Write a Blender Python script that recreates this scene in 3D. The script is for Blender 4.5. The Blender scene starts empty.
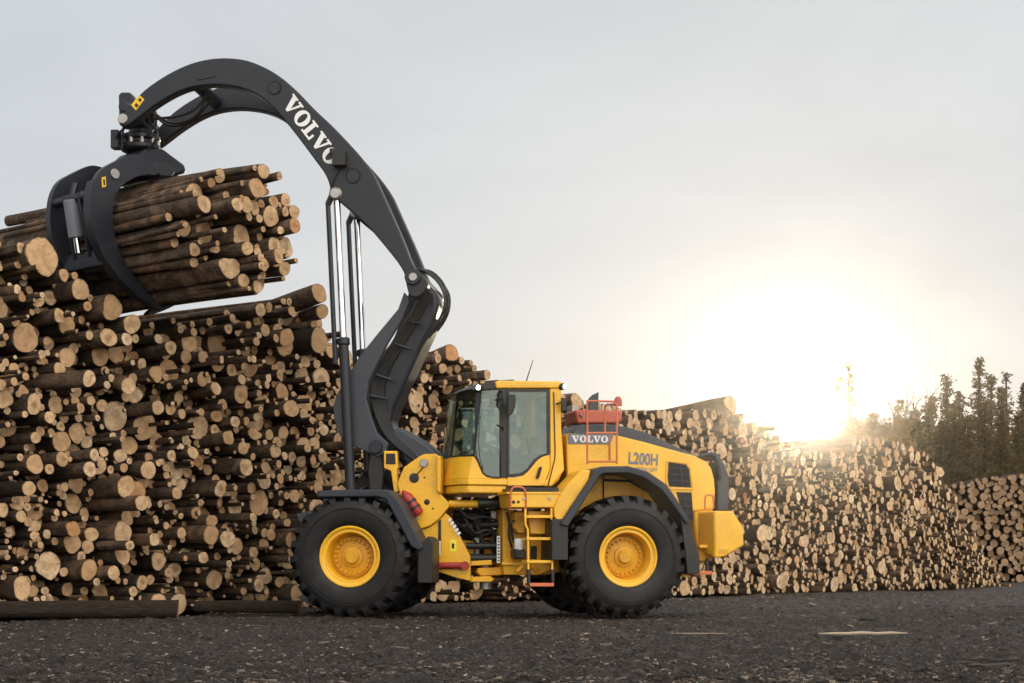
import bpy, bmesh, math, random
import numpy as np
from mathutils import Vector, Matrix, noise

SC = bpy.context.scene
COL = SC.collection
rad = math.radians
# ------------------------------------------------------------------ camera
FPX, CX, HY, CAMH = 1680.0, 512.0, 562.0, 0.786
cam_d = bpy.data.cameras.new('camera')
cam_d.sensor_width = 36.0
cam_d.lens = FPX / 1024 * 36
cam_d.shift_y = (HY - 341.5) / 1024
cam_d.clip_end = 6000
cam = bpy.data.objects.new('camera', cam_d)
cam.location = (0, 0, CAMH)
cam.rotation_euler = (rad(90), 0, 0)
COL.objects.link(cam)
SC.camera = cam
# ------------------------------------------------------------------ light and sky
SUN_PX, SUN_PY = 800, 416
SUN_DIR = Vector(((SUN_PX - CX) / FPX, 1, (HY - SUN_PY) / FPX)).normalized()
SUN_EL = math.asin(SUN_DIR.z)
SUN_AZ = math.atan2(SUN_DIR.x, SUN_DIR.y)
SC.view_settings.view_transform = 'Standard'
SC.view_settings.look = 'None'
SC.view_settings.gamma = 1
SC.view_settings.exposure = 0.0
sl = bpy.data.lights.new('sun', 'SUN')
sl.energy = 3.0
sl.angle = rad(0.53)
sl.color = (1.0, 0.83, 0.60)
so = bpy.data.objects.new('sun', sl)
so.rotation_euler = SUN_DIR.to_track_quat('Z', 'Y').to_euler()
so.location = (20, 120, 40)
COL.objects.link(so)

W = bpy.data.worlds.new('World')
SC.world = W
W.use_nodes = True
nt = W.node_tree
nt.nodes.clear()
class NB:
    """small node-building helper"""
    def __init__(s, nt): s.nt = nt
    def n(s, t, **kw):
        x = s.nt.nodes.new(t)
        for k, v in kw.items(): setattr(x, k, v)
        return x
    def l(s, a, b): s.nt.links.new(a, b)
    def sock(s, i, v):
        if isinstance(v, (int, float)): i.default_value = v
        elif isinstance(v, (tuple, list)): i.default_value = v
        else: s.l(v, i)
    def math(s, op, a, b=0.0, clamp=False):
        x = s.n('ShaderNodeMath', operation=op, use_clamp=clamp)
        s.sock(x.inputs[0], a); s.sock(x.inputs[1], b)
        return x.outputs[0]
    def mix(s, f, a, b, mode='MIX'):
        x = s.n('ShaderNodeMix', data_type='RGBA', blend_type=mode)
        s.sock(x.inputs[0], f)
        for i, v in ((6, a), (7, b)):
            if isinstance(v, tuple) and len(v) == 3: v = v + (1,)
            s.sock(x.inputs[i], v)
        return x.outputs[2]
    def noise(s, vec, scale, detail=4, rough=.55, dist=0.0):
        x = s.n('ShaderNodeTexNoise')
        x.inputs['Scale'].default_value = scale
        x.inputs['Detail'].default_value = detail
        x.inputs['Roughness'].default_value = rough
        x.inputs['Distortion'].default_value = dist
        if vec is not None: s.l(vec, x.inputs['Vector'])
        return x.outputs['Fac']
    def ramp(s, f, stops):
        x = s.n('ShaderNodeValToRGB')
        e = x.color_ramp.elements
        while len(e) < len(stops): e.new(0.5)
        for k, (p, c) in enumerate(stops):
            e[k].position = p
            e[k].color = (c[0], c[1], c[2], 1) if isinstance(c, tuple) else (c, c, c, 1)
        s.l(f, x.inputs[0])
        return x.outputs[0]
    def maprange(s, v, a, b, c, d):
        x = s.n('ShaderNodeMapRange')
        s.sock(x.inputs[0], v)
        for i, q in ((1, a), (2, b), (3, c), (4, d)): x.inputs[i].default_value = q
        return x.outputs[0]
    def scale(s, vec, sc):
        x = s.n('ShaderNodeMapping')
        x.inputs['Scale'].default_value = sc
        s.l(vec, x.inputs[0])
        return x.outputs[0]
    def bump(s, h, strength=.3, dist=.02):
        x = s.n('ShaderNodeBump')
        x.inputs['Strength'].default_value = strength
        x.inputs['Distance'].default_value = dist
        s.l(h, x.inputs['Height'])
        return x.outputs[0]

g = NB(nt)
tc = g.n('ShaderNodeTexCoord')
vn = g.n('ShaderNodeVectorMath', operation='NORMALIZE'); g.l(tc.outputs['Generated'], vn.inputs[0])
dv = vn.outputs[0]
dp = g.n('ShaderNodeVectorMath', operation='DOT_PRODUCT'); g.l(dv, dp.inputs[0]); dp.inputs[1].default_value = SUN_DIR
dot = dp.outputs['Value']
sep = g.n('ShaderNodeSeparateXYZ'); g.l(dv, sep.inputs[0])
sky = g.n('ShaderNodeTexSky', sky_type='NISHITA', sun_disc=False)
sky.sun_elevation = SUN_EL
sky.sun_rotation = SUN_AZ
sky.air_density = 1.0; sky.dust_density = 0.3
# a thin veil of high cloud, bright on the sun's side, plus an added fill glow opposite
SKY_STR = 0.1
FILL_SKY = 3.0   # strength of an added fill glow, unseen, behind and right of the camera
dotp = g.math('MAXIMUM', dot, 0.0)
dotn = g.math('MAXIMUM', g.math('MULTIPLY', dot, -1.0), 0.0)
cl = g.noise(g.scale(dv, (1.2, 1.2, 4.0)), 2.2, 6, .55, .6)
cl = g.maprange(cl, .3, .7, .93, 1.07)
wide = g.math('POWER', dotp, 22.0)
mid = g.math('POWER', dotp, 130.0)
tight = g.math('POWER', dotp, 900.0)
disc = g.math('POWER', dotp, 26000.0)
hor = g.math('POWER', g.math('SUBTRACT', 1.0, g.math('ABSOLUTE', sep.outputs[2])), 12.0)
base = g.mix(hor, (.645, .68, .725), (.80, .76, .71))
def addc(col, f, c):
    s = g.n('ShaderNodeVectorMath', operation='SCALE'); s.inputs[0].default_value = c; g.l(f, s.inputs['Scale'])
    a = g.n('ShaderNodeVectorMath', operation='ADD'); g.l(col, a.inputs[0]); g.l(s.outputs[0], a.inputs[1])
    return a.outputs[0]
colr = addc(base, wide, (.15, .12, .07))
colr = addc(colr, tight, (.3, .25, .16))
colr = addc(colr, disc, (90, 72, 45))
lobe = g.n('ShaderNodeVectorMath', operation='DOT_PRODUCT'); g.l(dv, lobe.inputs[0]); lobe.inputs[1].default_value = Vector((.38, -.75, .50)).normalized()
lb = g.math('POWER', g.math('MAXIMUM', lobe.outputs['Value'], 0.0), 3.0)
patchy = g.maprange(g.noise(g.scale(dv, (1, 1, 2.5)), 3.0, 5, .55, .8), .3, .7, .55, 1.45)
colr = addc(colr, g.math('MULTIPLY', lb, patchy), tuple(FILL_SKY * q for q in (1.0, .91, .78)))
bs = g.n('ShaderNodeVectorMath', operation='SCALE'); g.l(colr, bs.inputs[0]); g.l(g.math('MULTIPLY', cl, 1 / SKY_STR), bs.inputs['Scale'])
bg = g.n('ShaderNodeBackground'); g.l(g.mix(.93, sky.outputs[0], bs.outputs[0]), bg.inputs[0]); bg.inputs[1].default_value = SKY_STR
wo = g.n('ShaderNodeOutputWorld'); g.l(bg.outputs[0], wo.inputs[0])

SC.render.engine = 'CYCLES'
SC.cycles.max_bounces = 6
SC.cycles.transparent_max_bounces = 12
SC.cycles.volume_bounces = 0
SC.cycles.use_denoising = True
SC.cycles.sample_clamp_indirect = 4

R = random.Random(7)
# ------------------------------------------------------------------ materials
MATS = {}
def mat(name, fn):
    m = bpy.data.materials.new(name); m.use_nodes = True
    m.node_tree.nodes.clear()
    b = NB(m.node_tree)
    out = b.n('ShaderNodeOutputMaterial')
    p = b.n('ShaderNodeBsdfPrincipled')
    b.l(p.outputs[0], out.inputs[0])
    fn(b, p, out)
    MATS[name] = m
    return m
def objco(b): return b.n('ShaderNodeTexCoord').outputs['Object']
def geopos(b): return b.n('ShaderNodeNewGeometry').outputs['Position']

def paint(col, rough=.38, grime=(.16, .12, .08), amount=.35, coat=.25, metal=0.0):
    def f(b, p, out):
        p.inputs['Specular IOR Level'].default_value = .35
        pos = geopos(b)
        n1 = b.noise(pos, 2.3, 6, .6)
        n2 = b.noise(pos, 26, 5, .65)
        k = b.math('MULTIPLY', b.maprange(n1, .40, .70, 0, 1), b.maprange(n2, .4, .7, .2, 1))
        k = b.math('MULTIPLY', k, amount, True)
        c = b.mix(k, col, grime)
        c = b.mix(b.maprange(b.noise(pos, .9, 2), .3, .7, 0, .16), c, tuple(x * .72 for x in col))
        b.sock(p.inputs['Base Color'], c)
        b.sock(p.inputs['Roughness'], b.math('ADD', rough, b.math('MULTIPLY', k, .5)))
        p.inputs['Coat Weight'].default_value = coat
        p.inputs['Coat Roughness'].default_value = .15
        p.inputs['Metallic'].default_value = metal
        b.sock(p.inputs['Normal'], b.bump(b.noise(pos, 60, 3), .04, .004))
    return f
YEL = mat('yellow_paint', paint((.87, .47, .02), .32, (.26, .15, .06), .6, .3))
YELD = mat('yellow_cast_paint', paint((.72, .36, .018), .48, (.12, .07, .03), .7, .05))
GREY = mat('dark_grey_paint', paint((.012, .0145, .023), .40, (.046, .042, .040), .45, .10))
GREYL = mat('slate_grey_paint', paint((.040, .046, .060), .46, (.09, .082, .075), .3, .1))
BLUEG = mat('fender_plastic', paint((.024, .029, .042), .5, (.08, .07, .06), .4, .08))
BLACK = mat('black_plastic', paint((.014, .014, .015), .45, (.07, .06, .05), .4, .1))
RED = mat('red_paint', paint((.38, .03, .025), .4, (.12, .05, .03), .4))
ORANGE = mat('orange_paint', paint((.60, .15, .055), .45, (.3, .12, .06), .4))
ORED = mat('faded_red_paint', paint((.45, .09, .05), .5, (.25, .1, .07), .3))
WHITE = mat('white_decal', paint((.8, .8, .8), .45, (.4, .38, .35), .15, 0))
LGREY = mat('grey_decal', paint((.16, .17, .2), .45, (.2, .18, .16), .1, 0))
STEEL = mat('worn_steel', paint((.42, .4, .38), .4, (.12, .1, .08), .6, 0, .8))
DECY = mat('warning_decal', paint((.85, .52, .02), .5, (.3, .2, .05), .15, 0))
DECL = mat('yellow_green_decal', paint((.85, .78, .06), .5, (.3, .25, .05), .1, 0))
DARKIN = mat('dark_interior', paint((.02, .021, .023), .7, (.05, .05, .05), .3, 0))

def f_chrome(b, p, out):
    p.inputs['Base Color'].default_value = (.82, .84, .88, 1); p.inputs['Metallic'].default_value = 1
    p.inputs['Roughness'].default_value = .1
CHROME = mat('chrome', f_chrome)
def f_rubber(b, p, out):
    pos = geopos(b)
    k = b.maprange(b.noise(pos, 7, 6, .65), .45, .75, 0, .55)
    b.sock(p.inputs['Base Color'], b.mix(k, (.006, .006, .007), (.026, .022, .019)))
    b.sock(p.inputs['Roughness'], b.maprange(b.noise(pos, 3, 4), .3, .7, .40, .62))
    p.inputs['Specular IOR Level'].default_value = .32
    b.sock(p.inputs['Normal'], b.bump(b.noise(pos, 45, 4), .12, .008))
RUBBER = mat('tyre_rubber', f_rubber)
def f_glass(b, p, out):
    tr = b.n('ShaderNodeBsdfTransparent'); tr.inputs[0].default_value = (.66, .75, .73, 1)
    gl = b.n('ShaderNodeBsdfGlossy'); gl.inputs['Roughness'].default_value = .03
    gl.inputs['Color'].default_value = (.85, .95, .95, 1)
    fr = b.n('ShaderNodeFresnel'); fr.inputs[0].default_value = 1.6
    mx = b.n('ShaderNodeMixShader'); b.l(b.math('ADD', b.math('MULTIPLY', fr.outputs[0], .8), .02, True), mx.inputs[0])
    b.l(tr.outputs[0], mx.inputs[1]); b.l(gl.outputs[0], mx.inputs[2]); b.l(mx.outputs[0], out.inputs[0])
GLASS = mat('tinted_glass', f_glass)
def f_lamp(b, p, out):
    p.inputs['Base Color'].default_value = (.9, .9, .9, 1)
    p.inputs['Emission Color'].default_value = (1, .95, .85, 1); p.inputs['Emission Strength'].default_value = 14
LAMP = mat('lit_lamp', f_lamp)

def tint(b):
    a = b.n('ShaderNodeAttribute', attribute_name='tint')
    s = b.n('ShaderNodeSeparateColor'); b.l(a.outputs['Color'], s.inputs[0])
    return s.outputs
def f_bark(b, p, out):
    t = tint(b)
    uv = b.n('ShaderNodeUVMap', uv_map='uv').outputs[0]
    pos = geopos(b)
    cells = b.noise(b.scale(uv, (7, 2.2, 1)), 3.0, 7, .7, .8)
    fine = b.noise(pos, 38, 5, .7)
    patch = b.noise(pos, 3.2, 5, .6, .5)
    c = b.ramp(cells, [(.3, (.020, .014, .010)), (.5, (.105, .070, .048)), (.70, (.27, .19, .135))])
    c2 = b.mix(t[1], (.36, .18, .085), (.32, .23, .16))
    k = b.math('MULTIPLY', b.maprange(patch, .46, .62, 0, 1), t[2], True)
    c = b.mix(k, c, c2)
    c = b.mix(b.maprange(fine, .35, .7, .55, 0), c, (.012, .009, .007))
    c = b.mix(b.maprange(t[2], .0, .25, .72, 0), c, (.008, .006, .005))     # bark darkens as the blue tint channel falls
    b.sock(p.inputs['Base Color'], c)
    p.inputs['Roughness'].default_value = .88
    p.inputs['Specular IOR Level'].default_value = .25
    h = b.math('ADD', cells, b.math('MULTIPLY', fine, .5))
    b.sock(p.inputs['Normal'], b.bump(h, 1.0, .04))
BARK = mat('bark', f_bark)
def f_cut(b, p, out):
    t = tint(b)
    uv = b.n('ShaderNodeUVMap', uv_map='uv').outputs[0]
    pos = geopos(b)
    wob = b.noise(uv, 1.6, 3)
    ln = b.n('ShaderNodeVectorMath', operation='LENGTH'); b.l(uv, ln.inputs[0])
    r = b.math('ADD', ln.outputs['Value'], b.math('MULTIPLY', b.math('SUBTRACT', wob, .5), .35))
    rings = b.math('SINE', b.math('MULTIPLY', r, 46.0))
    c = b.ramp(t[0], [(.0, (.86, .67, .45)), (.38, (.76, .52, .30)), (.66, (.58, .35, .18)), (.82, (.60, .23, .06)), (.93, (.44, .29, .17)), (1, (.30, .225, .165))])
    core = b.maprange(r, .25, .52, 1, 0)
    c = b.mix(b.math('MULTIPLY', core, b.math('MULTIPLY', b.math('POWER', t[1], 2.0), .85), True), c, (.26, .13, .06))
    c = b.mix(b.maprange(rings, -1, 1, 0, .34), c, (.36, .21, .1))
    st = b.maprange(b.noise(pos, 9, 6, .75), .42, .66, 0, .8)
    c = b.mix(st, c, (.30, .185, .10))
    c = b.mix(b.maprange(b.noise(pos, 1.7, 3), .42, .62, 0, .45), c, (.34, .20, .10))
    sx = b.n('ShaderNodeSeparateXYZ'); b.l(uv, sx.inputs[0])
    an = b.math('ARCTAN2', sx.outputs[1], sx.outputs[0])
    cv = b.n('ShaderNodeCombineXYZ'); b.l(b.math('MULTIPLY', an, 3.2), cv.inputs[0]); b.l(b.math('MULTIPLY', ln.outputs['Value'], .4), cv.inputs[1]); b.l(b.math('MULTIPLY', t[2], 30.0), cv.inputs[2])
    ck = b.maprange(b.noise(cv.outputs[0], 2.2, 3, .6), .30, .36, .8, 0)
    c = b.mix(ck, c, (.13, .075, .04))
    # dark bark edge round the end grain
    c = b.mix(b.maprange(r, .90, .99, 0, .9), c, (.05, .035, .025))
    b.sock(p.inputs['Base Color'], c)
    p.inputs['Roughness'].default_value = .8
    p.inputs['Specular IOR Level'].default_value = .2
    h = b.math('ADD', b.noise(pos, 60, 4, .7), b.math('MULTIPLY', rings, .15))
    b.sock(p.inputs['Normal'], b.bump(h, .4, .01))
CUT = mat('cut_wood', f_cut)
def f_ground(b, p, out):
    pos = geopos(b)
    a = b.noise(pos, .55, 5, .6)
    m = b.noise(pos, 7, 7, .7, .4)
    s = b.noise(b.scale(pos, (.8, 1.6, 1)), 34, 7, .8, 1.0)
    c = b.ramp(m, [(.3, (.007, .0048, .0037)), (.5, (.032, .021, .0155)), (.72, (.105, .072, .053))])
    c = b.mix(b.maprange(a, .35, .65, 0, .45), c, (.068, .044, .033))
    f2 = b.noise(b.scale(pos, (.8, 1.8, 1)), 17, 6, .75, 1.0)
    c = b.mix(b.maprange(f2, .38, .55, .9, 0), c, (.008, .006, .005))
    c = b.mix(b.maprange(s, .54, .66, 0, .85), c, (.27, .215, .18))
    b.sock(p.inputs['Base Color'], c)
    b.sock(p.inputs['Roughness'], b.maprange(m, .35, .65, .34, .9))
    p.inputs['Specular IOR Level'].default_value = .45
    h = b.math('ADD', m, b.math('MULTIPLY', s, .6))
    b.sock(p.inputs['Normal'], b.bump(h, 1.0, .09))
GROUND = mat('bark_mulch_ground', f_ground)
def f_chip(b, p, out):
    t = tint(b)
    c = b.ramp(t[0], [(.0, (.010, .008, .007)), (.45, (.045, .034, .029)), (.78, (.11, .085, .07)), (.955, (.24, .18, .14)), (1, (.42, .33, .24))])
    b.sock(p.inputs['Base Color'], c); p.inputs['Roughness'].default_value = .75
CHIP = mat('wood_chip', f_chip)
def f_leaf(c1, c2):
    def f(b, p, out):
        t = tint(b)
        b.sock(p.inputs['Base Color'], b.mix(t[0], c1, c2)); p.inputs['Roughness'].default_value = .7
        tl = b.n('ShaderNodeBsdfTranslucent'); b.sock(tl.inputs[0], b.mix(t[0], c1, c2))
        mx = b.n('ShaderNodeMixShader'); mx.inputs[0].default_value = .5
        b.l(p.outputs[0], mx.inputs[1]); b.l(tl.outputs[0], mx.inputs[2]); b.l(mx.outputs[0], out.inputs[0])
    return f
NEEDLE = mat('conifer_needles', f_leaf((.07, .055, .02), (.20, .135, .05)))
LEAF = mat('autumn_leaves', f_leaf((.11, .075, .025), (.26, .15, .05)))
TRUNK = mat('trunk_bark', paint((.07, .05, .04), .9, (.03, .025, .02), .5, 0))
HILLM = mat('dry_bank', paint((.10, .085, .05), .9, (.05, .045, .03), .6, 0))

# ------------------------------------------------------------------ mesh building
def ray(px, py): return Vector(((px - CX) / FPX, 1, (HY - py) / FPX))
CAM = Vector((0, 0, CAMH))

class MB:
    """collects shapes in world space and links them as ONE mesh object"""
    def __init__(s): s.v = []; s.f = []; s.m = []; s.uv = {}; s.t = []
    def add(s, vs, fs, mi=0, tint=None):
        o = len(s.v)
        s.v += [tuple(x) for x in vs]
        s.t += [tint or (.5, .5, .5)] * len(vs)
        for f in fs:
            s.f.append([i + o for i in f]); s.m.append(mi)
        return o
    def loft(s, rings, caps=True, mi=0, closed=True):
        n = len(rings[0]); vs = [p for r in rings for p in r]; fs = []
        for k in range(len(rings) - 1):
            for i in range(n if closed else n - 1):
                j = (i + 1) % n
                fs.append((k * n + i, k * n + j, (k + 1) * n + j, (k + 1) * n + i))
        if caps: fs += [tuple(range(n))[::-1], tuple(range((len(rings) - 1) * n, len(rings) * n))]
        s.add(vs, fs, mi)
        return s
    def tube(s, pts, r, seg=8, mi=0, caps=True):
        pts = [Vector(p) for p in pts]
        rs = r if isinstance(r, (list, tuple)) else [r] * len(pts)
        rings = []; up = None
        for k, p in enumerate(pts):
            d = (pts[min(k + 1, len(pts) - 1)] - pts[max(k - 1, 0)]).normalized()
            if up is None:
                up = Vector((0, 0, 1)) if abs(d.z) < .9 else Vector((1, 0, 0))
            a = d.cross(up).normalized(); b = a.cross(d).normalized(); up = b
            rings.append([p + (a * math.cos(t) + b * math.sin(t)) * rs[k] for t in [2 * math.pi * i / seg for i in range(seg)]])
        return s.loft(rings, caps, mi)
    def lathe(s, prof, c, ax, seg=32, mi=0, caps=True):
        """prof: (radius, distance along axis)"""
        ax = Vector(ax).normalized(); c = Vector(c)
        up = Vector((0, 0, 1)) if abs(ax.z) < .9 else Vector((1, 0, 0))
        a = ax.cross(up).normalized(); b = a.cross(ax)
        rings = []
        for r, x in prof:
            rings.append([c + ax * x + (a * math.cos(t) + b * math.sin(t)) * max(r, 1e-4) for t in [2 * math.pi * i / seg for i in range(seg)]])
        return s.loft(rings, caps, mi)
    def box(s, fr, u0, u1, w0, w1, z0, z1, mi=0):
        return s.prism(fr, [(u0, z0), (u1, z0), (u1, z1), (u0, z1)], w0, w1, mi)
    def prism(s, fr, poly, w0, w1, mi=0):
        return s.loft([[fr.P(u, w0, z) for u, z in poly], [fr.P(u, w1, z) for u, z in poly]], True, mi)
    def build(s, name, m, parent=None, bevel=0.0, smooth=True, seg=2, origin=None):
        vs = [Vector(v) for v in s.v]
        if origin is None:
            lo = Vector([min(v[i] for v in vs) for i in range(3)]); hi = Vector([max(v[i] for v in vs) for i in range(3)])
            origin = (lo + hi) / 2
        origin = Vector(origin)
        me = bpy.data.meshes.new(name)
        me.from_pydata([v - origin for v in vs], [], s.f)
        for x in (m if isinstance(m, list) else [m]): me.materials.append(x)
        me.polygons.foreach_set('material_index', s.m)
        ca = me.color_attributes.new('tint', 'FLOAT_COLOR', 'POINT')
        ca.data.foreach_set('color', [c for t in s.t for c in (t[0], t[1], t[2], 1)])
        if s.uv:
            ul = me.uv_layers.new(name='uv')
            buf = []
            for lp in me.loops: buf += s.uv.get(lp.vertex_index, (0, 0))
            ul.data.foreach_set('uv', buf)
        bm = bmesh.new(); bm.from_mesh(me); bmesh.ops.recalc_face_normals(bm, faces=bm.faces); bm.to_mesh(me); bm.free()
        if smooth:
            me.polygons.foreach_set('use_smooth', [True] * len(me.polygons))
            me.set_sharp_from_angle(angle=rad(38))
        o = bpy.data.objects.new(name, me)
        COL.objects.link(o)
        if parent is not None:
            while parent.parent is not None and parent.parent.parent is not None: parent = parent.parent
            o.parent = parent
            o.location = origin - WORLD[parent.name]
        else: o.location = origin
        WORLD[o.name] = origin
        if bevel > 0:
            b = o.modifiers.new('bevel', 'BEVEL'); b.width = bevel; b.segments = seg; b.limit_method = 'ANGLE'; b.angle_limit = rad(30)
            b.use_clamp_overlap = True
        return o
WORLD = {}
def empty(name, loc):
    o = bpy.data.objects.new(name, None); o.empty_display_size = .3
    o.location = loc; COL.objects.link(o); WORLD[o.name] = Vector(loc)
    return o
def tag(o, label=None, cat=None, group=None, kind=None):
    if label: o['label'] = label
    if cat: o['category'] = cat
    if group: o['group'] = group
    if kind: o['kind'] = kind
    return o

class Frame:
    def __init__(s, o, e, l): s.o = Vector(o); s.e = Vector(e); s.l = Vector(l)
    def P(s, u, w, z): return s.o + s.e * u + s.l * w + Vector((0, 0, z))
    def at(s, px, py, w):
        d = ray(px, py)
        t = (w + (s.o - CAM).dot(s.l)) / d.dot(s.l)
        q = CAM + d * t
        return ((q - s.o).dot(s.e), q.z)
    def pp(s, px, py, w):
        u, z = s.at(px, py, w); return s.P(u, w, z)
    def poly(s, pts, w): return [s.at(x, y, w) for x, y in pts]
JX, JY = -.38, 24.80
aF, aR = rad(7), rad(14)
FF = Frame((JX, JY, 0), (math.cos(aF), -math.sin(aF), 0), (math.sin(aF), math.cos(aF), 0))
RF = Frame((JX, JY, 0), (math.cos(aR), math.sin(aR), 0), (-math.sin(aR), math.cos(aR), 0))

def chaikin(pts, n=1, closed=True):
    for _ in range(n):
        q = []
        m = len(pts)
        for i in range(m if closed else m - 1):
            a, b = pts[i], pts[(i + 1) % m]
            q += [(a[0] * .75 + b[0] * .25, a[1] * .75 + b[1] * .25), (a[0] * .25 + b[0] * .75, a[1] * .25 + b[1] * .75)]
        if not closed: q = [pts[0]] + q + [pts[-1]]
        pts = q
    return pts
def smooth3(pts, n=2):
    pts = [Vector(p) for p in pts]
    for _ in range(n):
        q = [pts[0]]
        for a, b in zip(pts, pts[1:]): q += [a * .75 + b * .25, a * .25 + b * .75]
        pts = q + [pts[-1]]
    return pts

#@@SETTING
# ------------------------------------------------------------------ ground
def gz(x, y):
    z = .10 * noise.noise((x * .16, y * .22, 1.3)) - .02
    if y < 48:
        z += .085 * noise.noise((x * .22, y * 1.5, 5)) + .04 * noise.noise((x * 1.5, y * 3.2, 3)) + .045 * noise.noise((x * 4.2, y * 5.2, 9)) + .042 * noise.noise((x * 9, y * 10, 2)) + (.03 * noise.noise((x * 21, y * 22, 7)) if y < 30 else 0)
        z += .05 * max(0, noise.noise((x * 2.6, y * 3.4, 31)) - .1) + .045 * max(0, noise.noise((x * .8, y * 2.2, 17)) - .15)
    near = min(1, abs(y - 24) / 2.0) if -5 < x < 5 else 1
    return z * (.4 + .6 * near)
def ground():
    ys = list(np.arange(9.5, 15, .03)) + list(np.arange(15, 27, .045)) + [27 + .05 * 1.045 ** k * k for k in range(1, 90)]
    ys = [-60, -10, 3, 7] + [y for y in ys if y < 700] + [900, 1800, 4000]
    NX = 620
    half = np.linspace(-1, 1, NX)
    v = []
    for y in ys:
        wdt = max(4.0, abs(y) * .36) if y < 400 else y * 1.2
        for h in half:
            x = h * wdt
            x = x if abs(h) < .985 else (h * max(wdt, 120) if y < 400 else x * 1.5)
            z = 0
            if 6 < y < 80 and abs(h) < .985:
                z = gz(x, y)
            v.append((x, y, z))
    f = []
    for j in range(len(ys) - 1):
        for i in range(NX - 1):
            a = j * NX + i
            f.append((a, a + 1, a + NX + 1, a + NX))
    b = MB(); b.add(v, f)
    tag(b.build('ground', GROUND, origin=(0, 0, 0)), kind='structure')
    # loose bark and splinters
    c = MB()
    rr = random.Random(3)
    for k in range(52000):
        y = 10.4 + 30 * rr.random() ** 1.9
        x = (rr.random() * 2 - 1) * y * .33
        ln = rr.choice((.012, .015, .02, .025, .03, .04)) * rr.uniform(.6, 1.4) * (3 if rr.random() < .03 else 1) * (1 + (y - 10) * .018)
        wd = min(.02, ln * rr.uniform(.12, .45)); th = min(.015, ln * rr.uniform(.1, .35))
        a = rr.uniform(0, math.pi); tl = rr.uniform(-.25, .4)
        e = Vector((math.cos(a), math.sin(a), tl * .6)).normalized(); n = Vector((-e.y, e.x, rr.uniform(-.3, .3))).normalized(); up = e.cross(n)
        p = Vector((x, y, gz(x, y) + .008))
        vs = []
        for du in (-1, 1):
            for dw in (-1, 1):
                for dz in (-1, 1):
                    vs.append(p + e * ln * .5 * du * (1 if dw > 0 else rr.uniform(.6, 1)) + n * wd * .5 * dw * (1 if du > 0 else .55) + up * th * .5 * dz)
        t = rr.random()
        c.add(vs, [(0, 1, 3, 2), (4, 6, 7, 5), (0, 2, 6, 4), (1, 5, 7, 3), (0, 4, 5, 1), (2, 3, 7, 6)], 0, (t, t, t))
    tag(c.build('bark_litter', CHIP, smooth=False, origin=(0, 0, 0)), 'loose bark chips and pale splinters strewn over the dark ground', 'litter', kind='stuff')
ground()
def splinter(px, py, Y, ln, r, m, name, label, cat, ang, tnt):
    q = CAM + ray(px, py) * Y
    e = Vector((math.cos(ang), math.sin(ang), 0))
    b = MB(); rr = random.Random(int(px))
    pts = [Vector((q.x, q.y, .035)) + e * ln * (k / 6 - .5) + Vector((rr.uniform(-1, 1), rr.uniform(-1, 1), rr.uniform(0, .6))) * r * .9 for k in range(7)]
    b.tube(pts, [r * x for x in (.25, .7, .9, 1, .8, .9, .3)], 6)
    b.t = [(tnt, .2, .2)] * len(b.v)
    tag(b.build(name, m, smooth=False), label, cat)
def gy(py): return CAMH * FPX / (py - HY)
splinter(862, 636, gy(637), .95, .019, CHIP, 'wood_splinter', 'long pale splinter of wood lying on the bare dark ground', 'splinter', .12, 1.0)
splinter(700, 636, gy(637), .6, .009, CHIP, 'thin_stick', 'thin stick lying beside the long splinter on the ground', 'stick', -.1, .96)
splinter(866, 621, gy(622), .3, .035, CHIP, 'bark_chunk', 'short dark chunk of bark on the ground behind the long splinter', 'bark', .2, .1)
for k, (px, py, tn) in enumerate(((958, 668, .3), (975, 664, .2), (992, 670, .5), (1004, 665, .1))):
    splinter(px, py, gy(py), .28 + .05 * k, .012, CHIP, 'twig', ('short dark twig at the edge of the small brush heap in the corner', 'crooked dark twig topmost of the small brush heap', 'brown twig lying across the front of the brush heap', 'blackened twig at the outer end of the brush heap')[k], 'twig', .3 * k - .4, tn)

# ------------------------------------------------------------------ logs
AL = rad(48)
A = Vector((math.sin(AL), -math.cos(AL), 0))        # log axis, towards the cut ends we see
B = Vector((math.cos(AL), math.sin(AL), 0))         # along the face of the stacks
P0 = Vector((4.5, 40, 0)) - B * 19
def log_shape(end, axis, length, r, rnd, seg=14, rings=7, taper=.87, wob=.115, bend=.04):
    """returns (bark rings, end ring, back ring); end = centre of the near cut"""
    axis = axis.normalized()
    a = axis.cross(Vector((0, 0, 1))).normalized(); b = a.cross(axis).normalized()
    am = [(rnd.uniform(0, 6.28), rnd.gauss(0, wob / k), k) for k in (1, 2, 3, 4)]
    bx, bz = rnd.gauss(0, bend), rnd.gauss(0, bend)
    tx, tz = rnd.gauss(0, .12), rnd.gauss(0, .12)
    out = []
    for k in range(rings):
        s = k / (rings - 1)
        rr = r * (1 - (1 - taper) * s)
        cen = end - axis * length * s + (a * bx + b * bz) * math.sin(math.pi * s) * length * .12
        ring = []
        for i in range(seg):
            t = 2 * math.pi * i / seg
            q = 1 + sum(c * math.cos(n * t + ph) for ph, c, n in am) + rnd.gauss(0, .028 if k else .012)
            p = cen + (a * math.cos(t) + b * math.sin(t)) * rr * q
            if k == 0: p += axis * (tx * math.cos(t) + tz * math.sin(t)) * r * .6
            ring.append(p)
        out.append(ring)
    return out
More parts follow.
